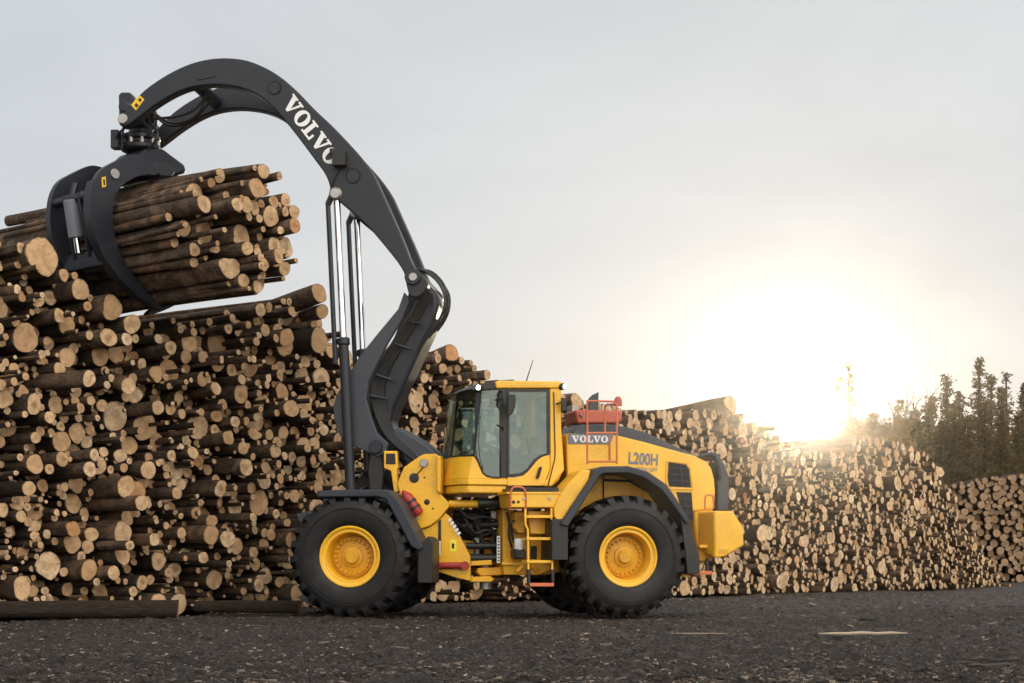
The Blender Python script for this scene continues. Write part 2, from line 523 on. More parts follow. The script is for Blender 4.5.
def add_log(mb_bark, mb_cut, end, axis, length, r, rnd, tn, seg=14, rings=7, cap_rings=2, **kw):
    rg = log_shape(end, axis, length, r, rnd, seg, rings, **kw)
    o = len(mb_bark.v)
    mb_bark.loft(rg, False, 0)
    mb_bark.t[o:] = [tn] * (len(mb_bark.v) - o)
    off = rnd.uniform(0, 40)
    for k in range(len(rg)):
        for i in range(seg):
            ii = i if i <= seg / 2 else seg - i
            mb_bark.uv[o + k * seg + i] = (ii / seg * 2.0 * max(.6, r / .12) + off, length * k / (rings - 1) * .8 + off)
    for ring, mi, s in ((rg[0], 1, 1), (rg[-1], 1, -1)):
        m = mb_cut if (s == 1 and mb_cut is not None) else mb_bark
        cen = sum(ring, Vector()) / seg
        vs = [cen + axis * (.012 * s)]
        for q in range(1, cap_rings + 1):
            vs += [cen + (p - cen) * (q / cap_rings) + axis * (rnd.gauss(.004, .004) * s if q < cap_rings else .002 * s) for p in ring]
        fs = [(0, 1 + i, 1 + (i + 1) % seg) for i in range(seg)]
        for q in range(cap_rings - 1):
            for i in range(seg):
                j = (i + 1) % seg
                fs.append((1 + q * seg + i, 1 + (q + 1) * seg + i, 1 + (q + 1) * seg + j, 1 + q * seg + j))
        oo = m.add(vs, fs, 0 if m is not mb_bark else mi, tn)
        du, dw = rnd.gauss(0, .08), rnd.gauss(0, .08)
        m.uv[oo] = (du, dw)
        for q in range(1, cap_rings + 1):
            for i in range(seg):
                t = 2 * math.pi * i / seg
                m.uv[oo + 1 + (q - 1) * seg + i] = (math.cos(t) * q / cap_rings + du * (1 - q / cap_rings), math.sin(t) * q / cap_rings + dw * (1 - q / cap_rings))
def end_word(t):
    return 'pale cream' if t < .4 else 'straw brown' if t < .66 else 'orange brown' if t < .9 else 'greyish'
def log_thing(end, axis, length, r, rnd, tn, label, group, **kw):
    b, c = MB(), MB()
    add_log(b, c, end, axis, length, r, rnd, tn, seg=18, rings=9, cap_rings=3, **kw)
    o = b.build('log', [BARK, CUT], origin=end - axis * length * .5)
    c.build('cut_end', CUT, o)
    return tag(o, label, 'log', group)

OUT = [(-120, 215), (-60, 222), (0, 240), (40, 250), (62, 275), (125, 296), (190, 325), (250, 308), (318, 296), (326, 335), (345, 352), (385, 380), (395, 375), (410, 360),
       (445, 352), (482, 366), (490, 380), (540, 394), (575, 397), (610, 407), (650, 413), (700, 410), (728, 409), (748, 417), (766, 429), (785, 443), (805, 451), (842, 453), (860, 439), (870, 438), (918, 448),
       (935, 470), (960, 520), (985, 556), (1004, 584)]
def bay(u):
    f = min(1, max(0, (9.5 - u) / 6.0)); f = f * f * (3 - 2 * f)
    return 2.3 * f                      # the near end of the stack stands forward of the rest
def topz(u):
    p = P0 + B * u + A * bay(u)
    z = outz(p)
    du = abs(u - 1.39)
    return min(z, 5.42 - .99 * math.sqrt(1 - du * du) - .03) if du < 1 else z
def outz(p):
    px = CX + FPX * p.x / p.y
    for (x0, y0), (x1, y1) in zip(OUT, OUT[1:]):
        if x0 <= px <= x1:
            py = y0 + (y1 - y0) * (px - x0) / (x1 - x0)
            return CAMH + (HY - py) / FPX * p.y
    return 0
def pack(u0, u1, top, rad_fn, rnd, fixed=(), tries=14, floor=lambda u: 0.0):
    C = list(fixed); cell = .6; grid = {}
    def put(c): grid.setdefault(int(c[0] // cell), []).append(c)
    for c in C: put(c)
    def rest(u, r):
        z = floor(u) + r
        k = int(u // cell)
        near = [c for q in (k - 2, k - 1, k, k + 1, k + 2) for c in grid.get(q, ()) if abs(c[0] - u) < (c[2] + r) * .97]
        # lowest free gap, scanning upwards
        near.sort(key=lambda c: c[1])
        moved = True; n = 0
        while moved and n < 60:
            moved = False; n += 1
            for c in near:
                d2 = ((c[2] + r) * .97) ** 2 - (c[0] - u) ** 2
                if d2 > 0 and abs(c[1] - z) < math.sqrt(d2) - 1e-5:
                    z = c[1] + math.sqrt(d2); moved = True
        return z
    fails = 0
    while fails < 260:
        r = rad_fn(rnd)
        best = None
        for _ in range(tries):
            u = rnd.uniform(u0, u1); t = top(u)
            if t < r * 2: continue
            z = rest(u, r)
            if z + r > t + .06: continue
            if best is None or z / t < best[1] / best[2]: best = (u, z, t)
        if best is None: fails += 1; continue
        c = (best[0], best[1], r); C.append(c); put(c)
    return C
def rad_near(rnd):
    x = rnd.random()
    return rnd.uniform(.04, .07) if x < .50 else rnd.uniform(.07, .11) if x < .86 else rnd.uniform(.11, .16) if x < .965 else rnd.uniform(.16, .23)
rl = random.Random(11)
def wall_at(px, py):
    d = ray(px, py); o = 0
    for _ in range(12):
        t = (P0 + A * o - CAM).dot(A) / d.dot(A); q = CAM + d * t
        o = .5 * o + .5 * bay((q - P0).dot(B))
    return ((q - P0).dot(B), q.z, q.y)
# stand-out logs of the near stack, (px, py, vertical radius in px, end tint, words)
BIG = [(38, 258, 19, .50, 'huge squarish log end, the largest, beside the grapple at the top of the near stack'),
       (97, 311, 12.5, .55, 'thick knotty log with a round brown end just below the grapple tip'),
       (118, 326, 9.5, .35, 'thick log touching the lower side of the knotty round log'),
       (53, 383, 8, .30, 'thick pale log sticking far out midway up the near stack'),
       (142, 377, 8, .62, 'oval brown log end standing alone above a dark gap in the near stack'),
       (21, 465, 10, .58, 'broad angular log end with a torn edge low in the near stack'),
       (105, 505, 8, .25, 'thick pale log sticking out above two grey ends in the near stack'),
       (110, 534, 12, .30, 'wide split pale log end in the lower part of the near stack'),
       (74, 571, 10, .60, 'big brown cracked log end close to the foot of the near stack'),
       (108, 556, 9, .42, 'big pale log beside the cracked brown one near the stack foot'),
       (6, 588, 11, .48, 'large log end at the outermost foot of the near stack beside the ground log'),
       (123, 492, 10, .72, 'rusty brown round log end in the middle of the near stack'),
       (58, 529, 8, .84, 'round orange log end, brightest orange of the near stack'),
       (282, 594, 9, .45, 'large round log end at the foot of the stack right beside the front tyre'),
       (328, 361, 11, .12, 'large pale ring shaped log end behind the lift cylinder'),
       (260, 452, 7, .3, 'thick squarish pale log high in the near stack beside the loader wheel'),
       (213, 539, 9, .2, 'pale pear shaped log end in the lower stack near the loader tyre'),
       (277, 540, 8, .5, 'brown rounded log end directly beside the front fender plate'),
       (403, 403, 11, .3, 'large pale round log end seen behind the bent lower boom'),
       (272, 338, 9, .62, 'rough brown log end under the long top log of the near stack')]
fixed = []; bigs = []
for px, py, rp, tn, words in BIG:
    u, z, y = wall_at(px, py)
    fixed.append((u, z, rp * y / FPX)); bigs.append((tn, words))
near = pack(-3.2, 12.5, topz, rad_near, rl, fixed)
def rad_far(rnd):
    x = rnd.random()
    return rnd.uniform(.055, .09) if x < .5 else rnd.uniform(.09, .14) if x < .93 else rnd.uniform(.14, .21)
far = pack(12.3, 35.2, topz, rad_far, rl, [c for c in near if c[0] > 11.8])
far = far[len([c for c in near if c[0] > 11.8]):]

def jitter_axis(rnd, s=.035):
    return (A + B * rnd.gauss(0, s) + Vector((0, 0, rnd.gauss(0, s * .55)))).normalized()
allc = []
for i, (u, z, r) in enumerate(near + far):
    p = P0 + B * u + A * bay(u) + Vector((0, 0, z))
    allc.append((r * FPX / p.y, i, u, z, r, p))
def visible(c):
    px = CX + FPX * c[5].x / c[5].y; py = HY - FPX * (c[3] - CAMH) / c[5].y
    if px < -12: return False
    # hidden by the loader's wheel and body
    if (px - 352) ** 2 + (py - 560) ** 2 < 56 ** 2: return False
    if px > 398 and py > 455: return False
    return True
N_IND = 232
chosen = set(range(len(BIG))) | set([c[1] for c in sorted(allc[len(BIG):], key=lambda c: -c[0]) if visible(c)][:N_IND - len(BIG)])
rest_mb = MB()
for sz, i, u, z, r, p in allc:
    rnd = random.Random(1000 + i)
    tn = (min(1, max(0, rnd.betavariate(1.8, 2.1) if u < 13 else rnd.betavariate(1.0, 3.6))), rnd.random(), rnd.random())
    if u < 13 and .70 < tn[0] < .93: tn = (tn[0] - .3, tn[1], tn[2])
    stick = rnd.gauss(-.2, .32) if u < 13 else rnd.gauss(-.05, .16)
    stick = max(-1.3, min(.75, stick))
    if i < len(BIG): stick = .15 if i == 0 else .35 if i not in (3, 6) else .9
    ax = jitter_axis(rnd, .028 if z > .5 else .015)
    end = p + A * stick
    if i in chosen:
        if i < len(BIG):
            tn = (bigs[i][0], .4, .5)
            log_thing(end, ax, 5.0, r, rnd, tn, bigs[i][1], 'logs of the near stack', wob=.15)
        else:
            size = 'thick' if r > .12 else 'medium' if r > .085 else 'slim'
            hgt = z / max(topz(u), .1)
            zone = 'foot' if hgt < .2 else 'lower half' if hgt < .5 else 'upper half' if hgt < .82 else 'top'
            place = 'left of the loader tyre' if u < 5.6 else 'behind the lift cylinders' if u < 9.0 else 'behind the boom and cab'
            out = ', sticking out' if stick > .15 else ', set back' if stick < -.55 else ''
            lab = f'{size} {end_word(tn[0])} ended log, {zone} of stack {place}{out}'
            log_thing(end, ax, 5.0, r, rnd, tn, lab, 'logs of the near stack')
    else:
        add_log(rest_mb, None, end, ax, 4.6, r, rnd, tn, seg=12 if u < 16 else 10, rings=4 if u < 14 else 3, cap_rings=1, bend=.02)
# thin poles wedged in the gaps of the face
for k in range(4200):
    u = rl.uniform(-3, 33) if k < 1500 else rl.uniform(-3, 13) if k < 2300 else rl.uniform(13, 34); z = rl.uniform(.1, max(.2, topz(u) - .4))
    if z > topz(u) - .3: continue
    r = rl.uniform(.025, .05) if k < 2300 else rl.uniform(.04, .075)
    rnd = random.Random(9000 + k)
    tn = (rnd.betavariate(1.1, 3.2), rnd.random(), rnd.random())
    add_log(rest_mb, None, P0 + B * u + Vector((0, 0, z)) + A * (bay(u) + (rl.gauss(-.15, .3) if k < 2300 else rl.gauss(0, .15))), jitter_axis(rnd, .025), 3.5, r, rnd, tn, seg=8, rings=3, cap_rings=1)
tag(rest_mb.build('stacked_logs', [BARK, CUT], origin=P0), 'hundreds of smaller logs filling the long stack from the near end to the sun', 'logs', kind='stuff')

# long logs lying out of line with the others
def free_log(px0, py0, px1, py1, Y0, Y1, r, label, tn, name='log'):
    e1 = CAM + ray(px1, py1) * Y1; e0 = CAM + ray(px0, py0) * Y0
    rnd = random.Random(int(px0 * 7 + py1))
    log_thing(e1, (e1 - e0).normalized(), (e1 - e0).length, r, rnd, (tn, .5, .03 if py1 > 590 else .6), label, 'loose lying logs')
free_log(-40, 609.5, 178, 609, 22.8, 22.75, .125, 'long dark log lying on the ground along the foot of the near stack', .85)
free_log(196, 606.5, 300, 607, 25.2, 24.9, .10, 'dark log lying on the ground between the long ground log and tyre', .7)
free_log(170, 345, 319, 293, 31.0, 27.6, .15, 'long brown log topping the near stack and rising towards the lift cylinder', .62)
free_log(228, 334, 322, 312, 31.0, 27.8, .12, 'shorter log lying directly under the long rising top log', .6)
free_log(55, 360, 128, 385, 26.6, 24.6, .12, 'grey weathered log lying slanted across the near stack face', .35)
free_log(60, 395, 102, 405, 26.2, 24.8, .09, 'thin weathered log slanting below the grey slanted log', .4)
free_log(150, 455, 228, 437, 27.4, 26.0, .11, 'bark covered log lying slanted in the middle of the near stack', .6)
free_log(108, 470, 148, 470, 26.2, 25.0, .13, 'thick black barked log projecting sideways from the near stack', .35)
free_log(395, 378, 452, 353, 35.5, 33.6, .17, 'broken dark log at the very top of the stack behind the boom', .75)
free_log(650, 420, 731, 404, 43.0, 40.4, .20, 'thick sunlit log on top of the stack beyond the hood', .4)

# the far stack beyond the gap, ends towards us
def far_stack():
    Y = 66.0
    def top(x):
        px = CX + FPX * x / Y
        py = 0
        pts = [(880, 520), (925, 492), (945, 486), (985, 478), (1024, 475), (1090, 470)]
        for (a0, b0), (a1, b1) in zip(pts, pts[1:]):
            if a0 <= px <= a1: py = b0 + (b1 - b0) * (px - a0) / (a1 - a0)
        return CAMH + (HY - py) / FPX * Y if py else 0
    rnd = random.Random(5)
    cs = pack(14.6, 22.6, top, lambda q: q.uniform(.07, .11) if q.random() < .6 else q.uniform(.11, .17), rnd)
    b = MB()
    for k, (x, z, r) in enumerate(cs):
        rn = random.Random(k + 77)
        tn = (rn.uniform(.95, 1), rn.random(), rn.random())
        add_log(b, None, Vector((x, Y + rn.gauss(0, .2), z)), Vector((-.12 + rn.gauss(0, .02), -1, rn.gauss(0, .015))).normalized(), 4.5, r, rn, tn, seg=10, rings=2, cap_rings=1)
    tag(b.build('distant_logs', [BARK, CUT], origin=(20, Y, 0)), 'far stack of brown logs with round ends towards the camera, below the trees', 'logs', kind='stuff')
    c = MB()
    q = CAM + ray(922, 480) * 65; q2 = CAM + ray(940, 472) * 64
    tag_l = log_thing(q2, (q2 - q).normalized(), (q2 - q).length + .4, .2, random.Random(2), (.2, .2, .2), 'short pale log lying on top of the far stack', 'loose lying logs')
far_stack()

#@@MACHINE
# ------------------------------------------------------------------ the loader
ROOT = empty('wheel_loader', (JX, JY, 0))
tag(ROOT, 'yellow and dark grey wheel loader lifting logs with its raised high boom and grapple', 'wheel loader')

# wheels -------------------------------------------------------------
def wheel(fr, u, side):
    cz = .862
    wo, wi = (-1.42, -.78) if side < 0 else (1.42, .78)
    ax = fr.l * (1 if side < 0 else -1)           # pointing inwards from the outer face
    c = fr.P(u, wo, cz)
    hub = MB()
    hub.lathe([(.0, .15), (.085, .15), (.10, .165), (.10, .205), (.145, .215), (.155, .24), (.20, .252), (.29, .27), (.30, .31), (.10, .50)], c, ax, 40)
    t1 = ax.cross(Vector((0, 0, 1))).normalized()
    for k in range(22):
        t = 2 * math.pi * k / 22
        q = c + (t1 * math.cos(t) + Vector((0, 0, 1)) * math.sin(t)) * .245
        hub.lathe([(.014, .212), (.020, .218), (.020, .285)], q, ax, 6)
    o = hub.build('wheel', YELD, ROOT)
    rim = MB()
    prof = [(.435, .06), (.437, .035), (.425, .025), (.405, .028), (.398, .05), (.375, .06), (.36, .055), (.345, .06), (.335, .09), (.318, .30), (.27, .33), (.27, .36), (.40, .45), (.43, .60), (.44, .62)]
    rim.lathe(prof, c, ax, 64, 0, False)
    # lock notch on the rim
    rim.build('rim', YEL, o)
    ty = MB()
    W_ = .64
    side_p = [(.425, .05), (.44, .028), (.47, .012), (.52, .002), (.60, -.006), (.655, -.004), (.662, .004), (.675, .004), (.682, -.004), (.73, .006), (.775, .022), (.79, .035), (.808, .06)]
    prof = side_p + [(.822, .12), (.83, W_ / 2), (.822, W_ - .12)] + [(r, W_ - x) for r, x in reversed(side_p)]
    ty.lathe(prof, c, ax, 96, 0, False)
    n = 24
    for row in (0, 1):
        for k in range(n):
            t0 = 2 * math.pi * (k + .5 * row) / n + .03
            ring0, ring1 = [], []
            sk = .16
            # lug: from the shoulder (with a root running down the sidewall) to the centre line
            xs = [.012, .05, .15, .345]
            rb = [.745, .79, .80, .80]; rt = [.792, .866, .876, .880]
            hw = [.062, .068, .066, .05]
            vs = []
            for j, x in enumerate(xs):
                xx = x if row == 0 else W_ - x
                for rr, wv in ((rb[j], hw[j]), (rt[j], hw[j] * .86)):
                    for sg in (-1, 1):
                        t = t0 + sg * wv + sk * (x / .345) * (1 if row == 0 else -1) * (1 if side < 0 else -1)
                        vs.append(c + ax * xx + (t1 * math.cos(t) + Vector((0, 0, 1)) * math.sin(t)) * rr)
            fs = []
            for j in range(3):
                a = j * 4; bb = a + 4
                fs += [(a + 2, a + 3, bb + 3, bb + 2), (a, a + 2, bb + 2, bb), (a + 1, bb + 1, bb + 3, a + 3), (a, bb, bb + 1, a + 1)]
            fs += [(0, 1, 3, 2), (12, 14, 15, 13)]
            ty.add(vs, fs)
    ty.build('tyre', RUBBER, o)
    return o
for s in (-1, 1):
    wheel(FF, -1.75, s)
    wheel(RF, 1.75, s)
ax = MB(); ax.tube([FF.P(-1.75, -.95, .86), FF.P(-1.75, .95, .86)], .17, 16); ax.lathe([(.1, -.3), (.32, -.2), (.36, 0), (.32, .2), (.1, .3)], FF.P(-1.75, 0, .86), FF.l, 20)
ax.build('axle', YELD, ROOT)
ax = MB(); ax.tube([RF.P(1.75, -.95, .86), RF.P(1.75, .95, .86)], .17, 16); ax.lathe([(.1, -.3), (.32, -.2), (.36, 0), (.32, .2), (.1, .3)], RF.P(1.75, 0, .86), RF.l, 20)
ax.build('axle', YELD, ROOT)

def prism_part(name, fr, pts, wref, w0, w1, m, parent=None, bevel=.012, seg=2, rnd=0):
    b = MB()
    if rnd: pts = chaikin(pts, rnd)
    b.prism(fr, fr.poly(pts, wref), w0, w1)
    return b.build(name, m, parent or ROOT, bevel, seg=seg)
def ring_on(fr, px, py, w, r, th, m, name, parent, depth=.012):
    u, z = fr.at(px, py, w); b = MB()
    b.lathe([(r, -depth), (r - th, -depth), (r - th, .0), (r, 0.0)], fr.P(u, w, z), fr.l, 28)
    return b.build(name, m, parent or ROOT)
def disc_on(fr, px, py, w, r, m, name, parent, depth=.03):
    u, z = fr.at(px, py, w); b = MB()
    b.lathe([(0, -depth), (r * .9, -depth), (r, -depth * .7), (r, .01)], fr.P(u, w, z), fr.l, 24)
    return b.build(name, m, parent or ROOT)
def hose(fr, pts, w, r, parent, name='hose', m=None, w1=None):
    n = len(pts); b = MB()
    P = []
    for k, q in enumerate(pts):
        ww = q[2] if len(q) > 2 else (w if w1 is None else w + (w1 - w) * k / (n - 1))
        P.append(fr.pp(q[0], q[1], ww))
    b.tube(smooth3(P, 2), r, 7)
    return b.build(name, m or BLACK, parent)
def text_obj(body, name, fr, px0, py0, px1, py1, w, height, m, parent, bold=0.0, squeeze=1.0):
    """built-in lettering laid on a lateral plane from (px0,py0) to (px1,py1) along its baseline"""
    cu = bpy.data.curves.new(name, 'FONT'); cu.body = body; cu.size = 1; cu.offset = bold; cu.extrude = 0.0
    ob = bpy.data.objects.new('tmp', cu); COL.objects.link(ob)
    dg = bpy.context.evaluated_depsgraph_get()
    me = bpy.data.meshes.new_from_object(ob.evaluated_get(dg))
    bpy.data.objects.remove(ob)
    xs = [v.co.x for v in me.vertices]; ys_ = [v.co.y for v in me.vertices]
    wx, wy = max(xs) - min(xs), max(ys_) - min(ys_)
    a = Vector(fr.pp(px0, py0, w)); b_ = Vector(fr.pp(px1, py1, w))
    ex = (b_ - a); L = ex.length; ex.normalize(); ey = ex.cross(fr.l).normalized()
    if ey.z < 0: ey = -ey
    mb = MB()
    vs = [a + ex * ((v.co.x - min(xs)) / wx * L) + ey * ((v.co.y - min(ys_)) / wy * height) - fr.l * .004 for v in me.vertices]
    mb.add(vs, [tuple(p.vertices) for p in me.polygons])
    bpy.data.meshes.remove(me)
    return mb.build(name, m, parent, smooth=False)
def slab_word(name, fr, px0, py0, px1, py1, w, height, m, parent):
    """the bold slab-serif word, drawn as flat letter shapes"""
    a = Vector(fr.pp(px0, py0, w)); b_ = Vector(fr.pp(px1, py1, w))
    ex = (b_ - a); L = ex.length; ex.normalize(); ey = ex.cross(fr.l).normalized()
    if ey.z < 0: ey = -ey
    mb = MB()
    def quad(pts, x0, sw):
        mb.add([a + ex * ((x0 + x * sw) * L) + ey * (y * height) - fr.l * .004 for x, y in pts], [tuple(range(len(pts)))])
    ws = [.215, .195, .165, .215, .195]; gap = (1 - sum(ws)) / 4
    x = 0
    for ch, wd in zip('VOLVO', ws):
        if ch == 'V':
            quad([(.09, .9), (.40, .9), (.60, .30), (.60, 0), (.44, 0)], x, wd)
            quad([(.60, .30), (.76, .9), (.91, .9), (.60, 0)], x, wd)
            quad([(0, .88), (0, 1), (.50, 1), (.50, .88)], x, wd)
            quad([(.60, .88), (.60, 1), (1, 1), (1, .88)], x, wd)
        elif ch == 'L':
            quad([(.16, .12), (.16, .88), (.50, .88), (.50, .12)], x, wd)
            quad([(0, .88), (0, 1), (.66, 1), (.66, .88)], x, wd)
            quad([(0, 0), (0, .12), (.82, .12), (.82, 0)], x, wd)
            quad([(.82, 0), (.82, .42), (1, .42), (1, 0)], x, wd)
        else:
            n = 28
            for k in range(n):
                t0, t1 = 2 * math.pi * k / n, 2 * math.pi * (k + 1) / n
                quad([(.5 + .5 * math.cos(t0), .5 + .52 * math.sin(t0)), (.5 + .5 * math.cos(t1), .5 + .52 * math.sin(t1)),
                      (.5 + .20 * math.cos(t1), .5 + .38 * math.sin(t1)), (.5 + .20 * math.cos(t0), .5 + .38 * math.sin(t0))], x, wd)
        x += wd + gap
    return mb.build(name, m, parent, smooth=False)

# boom ---------------------------------------------------------------
ARM = [(118, 123), (119.5, 116), (133.6, 101), (145, 89), (164, 76), (183, 66), (201.5, 60), (220, 57.5), (240, 58.5), (256, 63), (276, 73), (295.5, 89), (315, 110), (336, 129),
       (371, 167.5), (385, 199), (403, 239), (414, 269), (427, 279), (428.5, 286), (420, 297), (410, 298), (406, 285),
       (404.5, 271), (385, 246), (364, 221.6), (338, 201), (331, 192), (327, 176), (315, 160), (301, 141), (287, 123), (273, 107), (258.6, 95),
       (241, 87.5), (220, 84.5), (204, 85), (187.5, 88), (171, 95), (152, 107), (140.6, 116), (128, 125.5), (122, 127)]
WA = -.74
armp = FF.poly(chaikin(ARM, 2), WA)
arms = []
for w0, w1 in ((WA, WA + .2), (.54, .74)):
    b = MB(); b.prism(FF, armp, w0, w1)
    arms.append(b.build('boom_arm', GREY, ROOT, .02, seg=3))
near_arm = arms[0]
# raised edge flange of the near arm, panel and rings
slab_word('boom_lettering', FF, 281, 103.5, 329, 167, WA - .003, .235, WHITE, near_arm)
ring_on(FF, 274.5, 88, WA, .10, .02, GREY, 'cover_ring', near_arm)
ring_on(FF, 353, 176, WA, .11, .022, GREY, 'cover_ring', near_arm)
prism_part('cover_plate', FF, [(196, 67), (215, 64.5), (216, 77), (197, 80.5)], WA, WA - .010, WA + .01, GREY, near_arm, .006)
prism_part('warning_sticker', FF, [(131, 105), (139.5, 95), (144.5, 99.5), (136, 110.5)], WA, WA - .004, WA + .01, DECY, near_arm, 0)
prism_part('sticker_mark', FF, [(134.5, 105), (136.5, 103), (139, 105.5), (136.5, 108)], WA, WA - .007, WA - .002, BLACK, near_arm, 0)
prism_part('sticker_mark', FF, [(138, 99.5), (140.5, 98), (142, 100), (140, 102.5)], WA, WA - .007, WA - .002, BLACK, near_arm, 0)
disc_on(FF, 123, 119, WA, .075, STEEL, 'arm_pin', near_arm)
disc_on(FF, 413, 277, WA, .12, GREY, 'elbow_pin_boss', near_arm, .04)
disc_on(FF, 413, 277, WA - .04, .06, STEEL, 'elbow_pin', near_arm, .02)
lampb = MB(); u, z = FF.at(340.5, 160, WA)
lampb.box(FF, u - .09, u + .10, WA - .16, WA - .02, z - .11, z + .10); lampb.box(FF, u - .14, u - .02, WA - .10, WA - .03, z + .08, z + .15); lampb.tube([FF.P(u, WA - .03, z - .08), FF.P(u - .1, WA - .03, z - .30), FF.P(u - .16, WA - .01, z - .48)], .012, 6)
lampb.build('work_lamp', BLACK, near_arm, .015)
for px, py, r in ((262, 78, .13), (345, 165, .12), (190, 78, .10)):
    b = MB(); u, z = FF.at(px, py, WA); b.tube([FF.P(u, WA + .1, z), FF.P(u, .64, z)], r, 16); b.build('boom_crossbeam', GREY, ROOT)
b = MB(); u, z = FF.at(414, 279, WA); b.tube([FF.P(u, WA + .1, z), FF.P(u, .64, z)], .13, 16); b.build('boom_crossbeam', GREY, ROOT)
hose(FF, [(150, 120), (163, 118), (176, 117), (192, 112), (204, 100), (206, 92)], -.2, .022, ROOT)
hose(FF, [(152, 112), (158, 116), (168, 123), (184, 123), (199, 114), (206, 98), (203, 90)], -.05, .022, ROOT)
hose(FF, [(148, 108), (154, 112), (165, 126), (186, 125), (204, 110), (212, 96)], .1, .022, ROOT)

# lower boom -----------------------------------------------------------
LOW = [(404, 292), (410, 299), (401, 321), (388, 342), (381, 356), (369, 380), (366, 398), (371, 417), (377, 433), (388, 443), (386, 452), (378, 457), (362, 450), (350, 446),
       (340, 436), (334, 420), (333, 406), (337, 394), (347, 378), (358, 358), (378, 333), (398, 309)]
for w0, w1 in ((-.56, -.46), (.46, .56)):
    b = MB(); b.prism(FF, FF.poly(LOW, -.56), w0, w1); o = b.build('lower_boom_plate', GREYL, ROOT, .015)
    if w0 < 0: low_near = o
b = MB()
CEN = [(422, 284), (433, 288), (440, 297), (441, 309), (437, 323), (426, 346), (409, 383), (398, 408), (393, 424), (400, 436), (386, 440), (374, 415), (372, 388), (392, 350), (406, 316), (412, 290)]
b.prism(FF, FF.poly(CEN, 0), -.24, .40); b.build('lower_boom_box', GREY, ROOT, .06, seg=3)
for k in range(5):
    d = k * 2.6
    hose(FF, [(424 + d * .6, 292 + d * .3), (408 + d, 318), (392 + d, 344), (375 + d * 1.1, 372), (371 + d, 394), (376 + d, 416), (386 + d * .8, 437), (404 + d * .5, 452 - d * .4), (425, 468)], -.40 + .03 * k, .023, ROOT)
for k in range(5):
    j = R.uniform(-4, 2.5)
    hose(FF, [(414 + k, 268 + k), (426 + k * 1.6, 273 + j), (439 + k * 1.8, 284 + k + j), (448 + k * .8 + j, 300 + j), (442 + k * 1.4, 318 + j), (428 + k, 334 + k), (421 + k, 346)], -.35 + .17 * k, .017, ROOT)
b = MB(); b.tube(smooth3([FF.pp(x, y, .05) for x, y in ((428, 300), (424, 322), (408, 352), (393, 384), (390, 400))], 1), .10, 14); b.build('boom_pipe', GREY, ROOT)
for a, bq in (((408, 322), (421, 324)), ((395, 344), (409, 349)), ((376, 375), (391, 380)), ((370, 396), (386, 399))):
    b = MB(); b.tube([FF.pp(a[0], a[1], -.44), FF.pp(bq[0], bq[1], -.42)], .025, 6); b.build('hose_clamp', GREY, ROOT)
prism_part('boom_foot', FF, [(384, 434), (397, 428), (404, 429), (428, 444), (440, 455), (446, 470), (420, 480), (404, 462), (388, 448)], -.3, -.3, .3, GREYL, None, .05, 3)
disc_on(FF, 376, 447, -.56, .10, GREY, 'link_pin', low_near, .05)
prism_part('tilt_link', FF, [(371, 452), (381, 452), (384, 470), (382, 492), (370, 492), (368, 470)], -.5, -.52, -.42, BLACK, None)

# lift cylinders -------------------------------------------------------
for k, w in enumerate((-.68, .68)):
    ub, zb = FF.at(352, 520, -.68); ut, zt = FF.at(336.6, 194.6, -.68)
    pb, pt = FF.P(ub, w, zb), FF.P(ut, w, zt); d = (pt - pb).normalized(); L = (pt - pb).length
    b = MB(); b.tube([pb, pb + d * (L * .545)], .075, 20); b.lathe([(.075, -.02), (.098, 0), (.098, .08), (.06, .1)], pb + d * (L * .54), d, 20)
    o = b.build('lift_cylinder', GREY, ROOT)
    b = MB(); b.tube([pb + d * (L * .54), pt - d * .08], .05, 20); b.build('piston_rod', CHROME, o)
    b = MB(); b.lathe([(.0, -.11), (.07, -.11), (.095, -.08), (.095, .08), (.07, .11), (0, .11)], pt, FF.l, 20); b.build('rod_eye', STEEL, o)
    b = MB(); s = FF.e * -.135
    b.tube([pb + d * (L * .48) + s, pt - d * .12 + s], .036, 8); b.tube([pt - d * .14 + s, pt + d * .10 + s * .1], .045, 8); b.tube([pb + d * (L * .49) + s, pb + d * (L * .55)], .03, 8)
    b.build('rod_guard', GREY, o)
# clutter in front of the yellow frame
for q in ([(362, 470, -.4), (370, 478, -.3), (382, 474, -.3), (392, 486, -.2)], [(358, 478, -.4), (376, 464, -.2), (388, 468, -.1), (396, 480, 0)], [(360, 490, -.3), (372, 484, -.2), (386, 490, -.2), (398, 486, -.1)],
          [(392, 452, -.3), (398, 446, -.35), (402, 458, -.3), (412, 466, -.2)]):
    hose(FF, q, 0, .025, ROOT)
prism_part('valve_block', FF, [(360, 476), (392, 470), (396, 492), (360, 494)], 0, -.2, .4, DARKIN, None)
prism_part('lamp_bracket', FF, [(384, 451), (397, 451), (398, 468), (397, 470), (399, 492), (394, 492), (391, 471), (384, 468)], -.6, -.62, -.5, YEL, None)
prism_part('lamp_lens', FF, [(386, 453.5), (395, 453.5), (395.5, 464), (386, 464)], -.63, -.635, -.6, BLACK, None, .006)

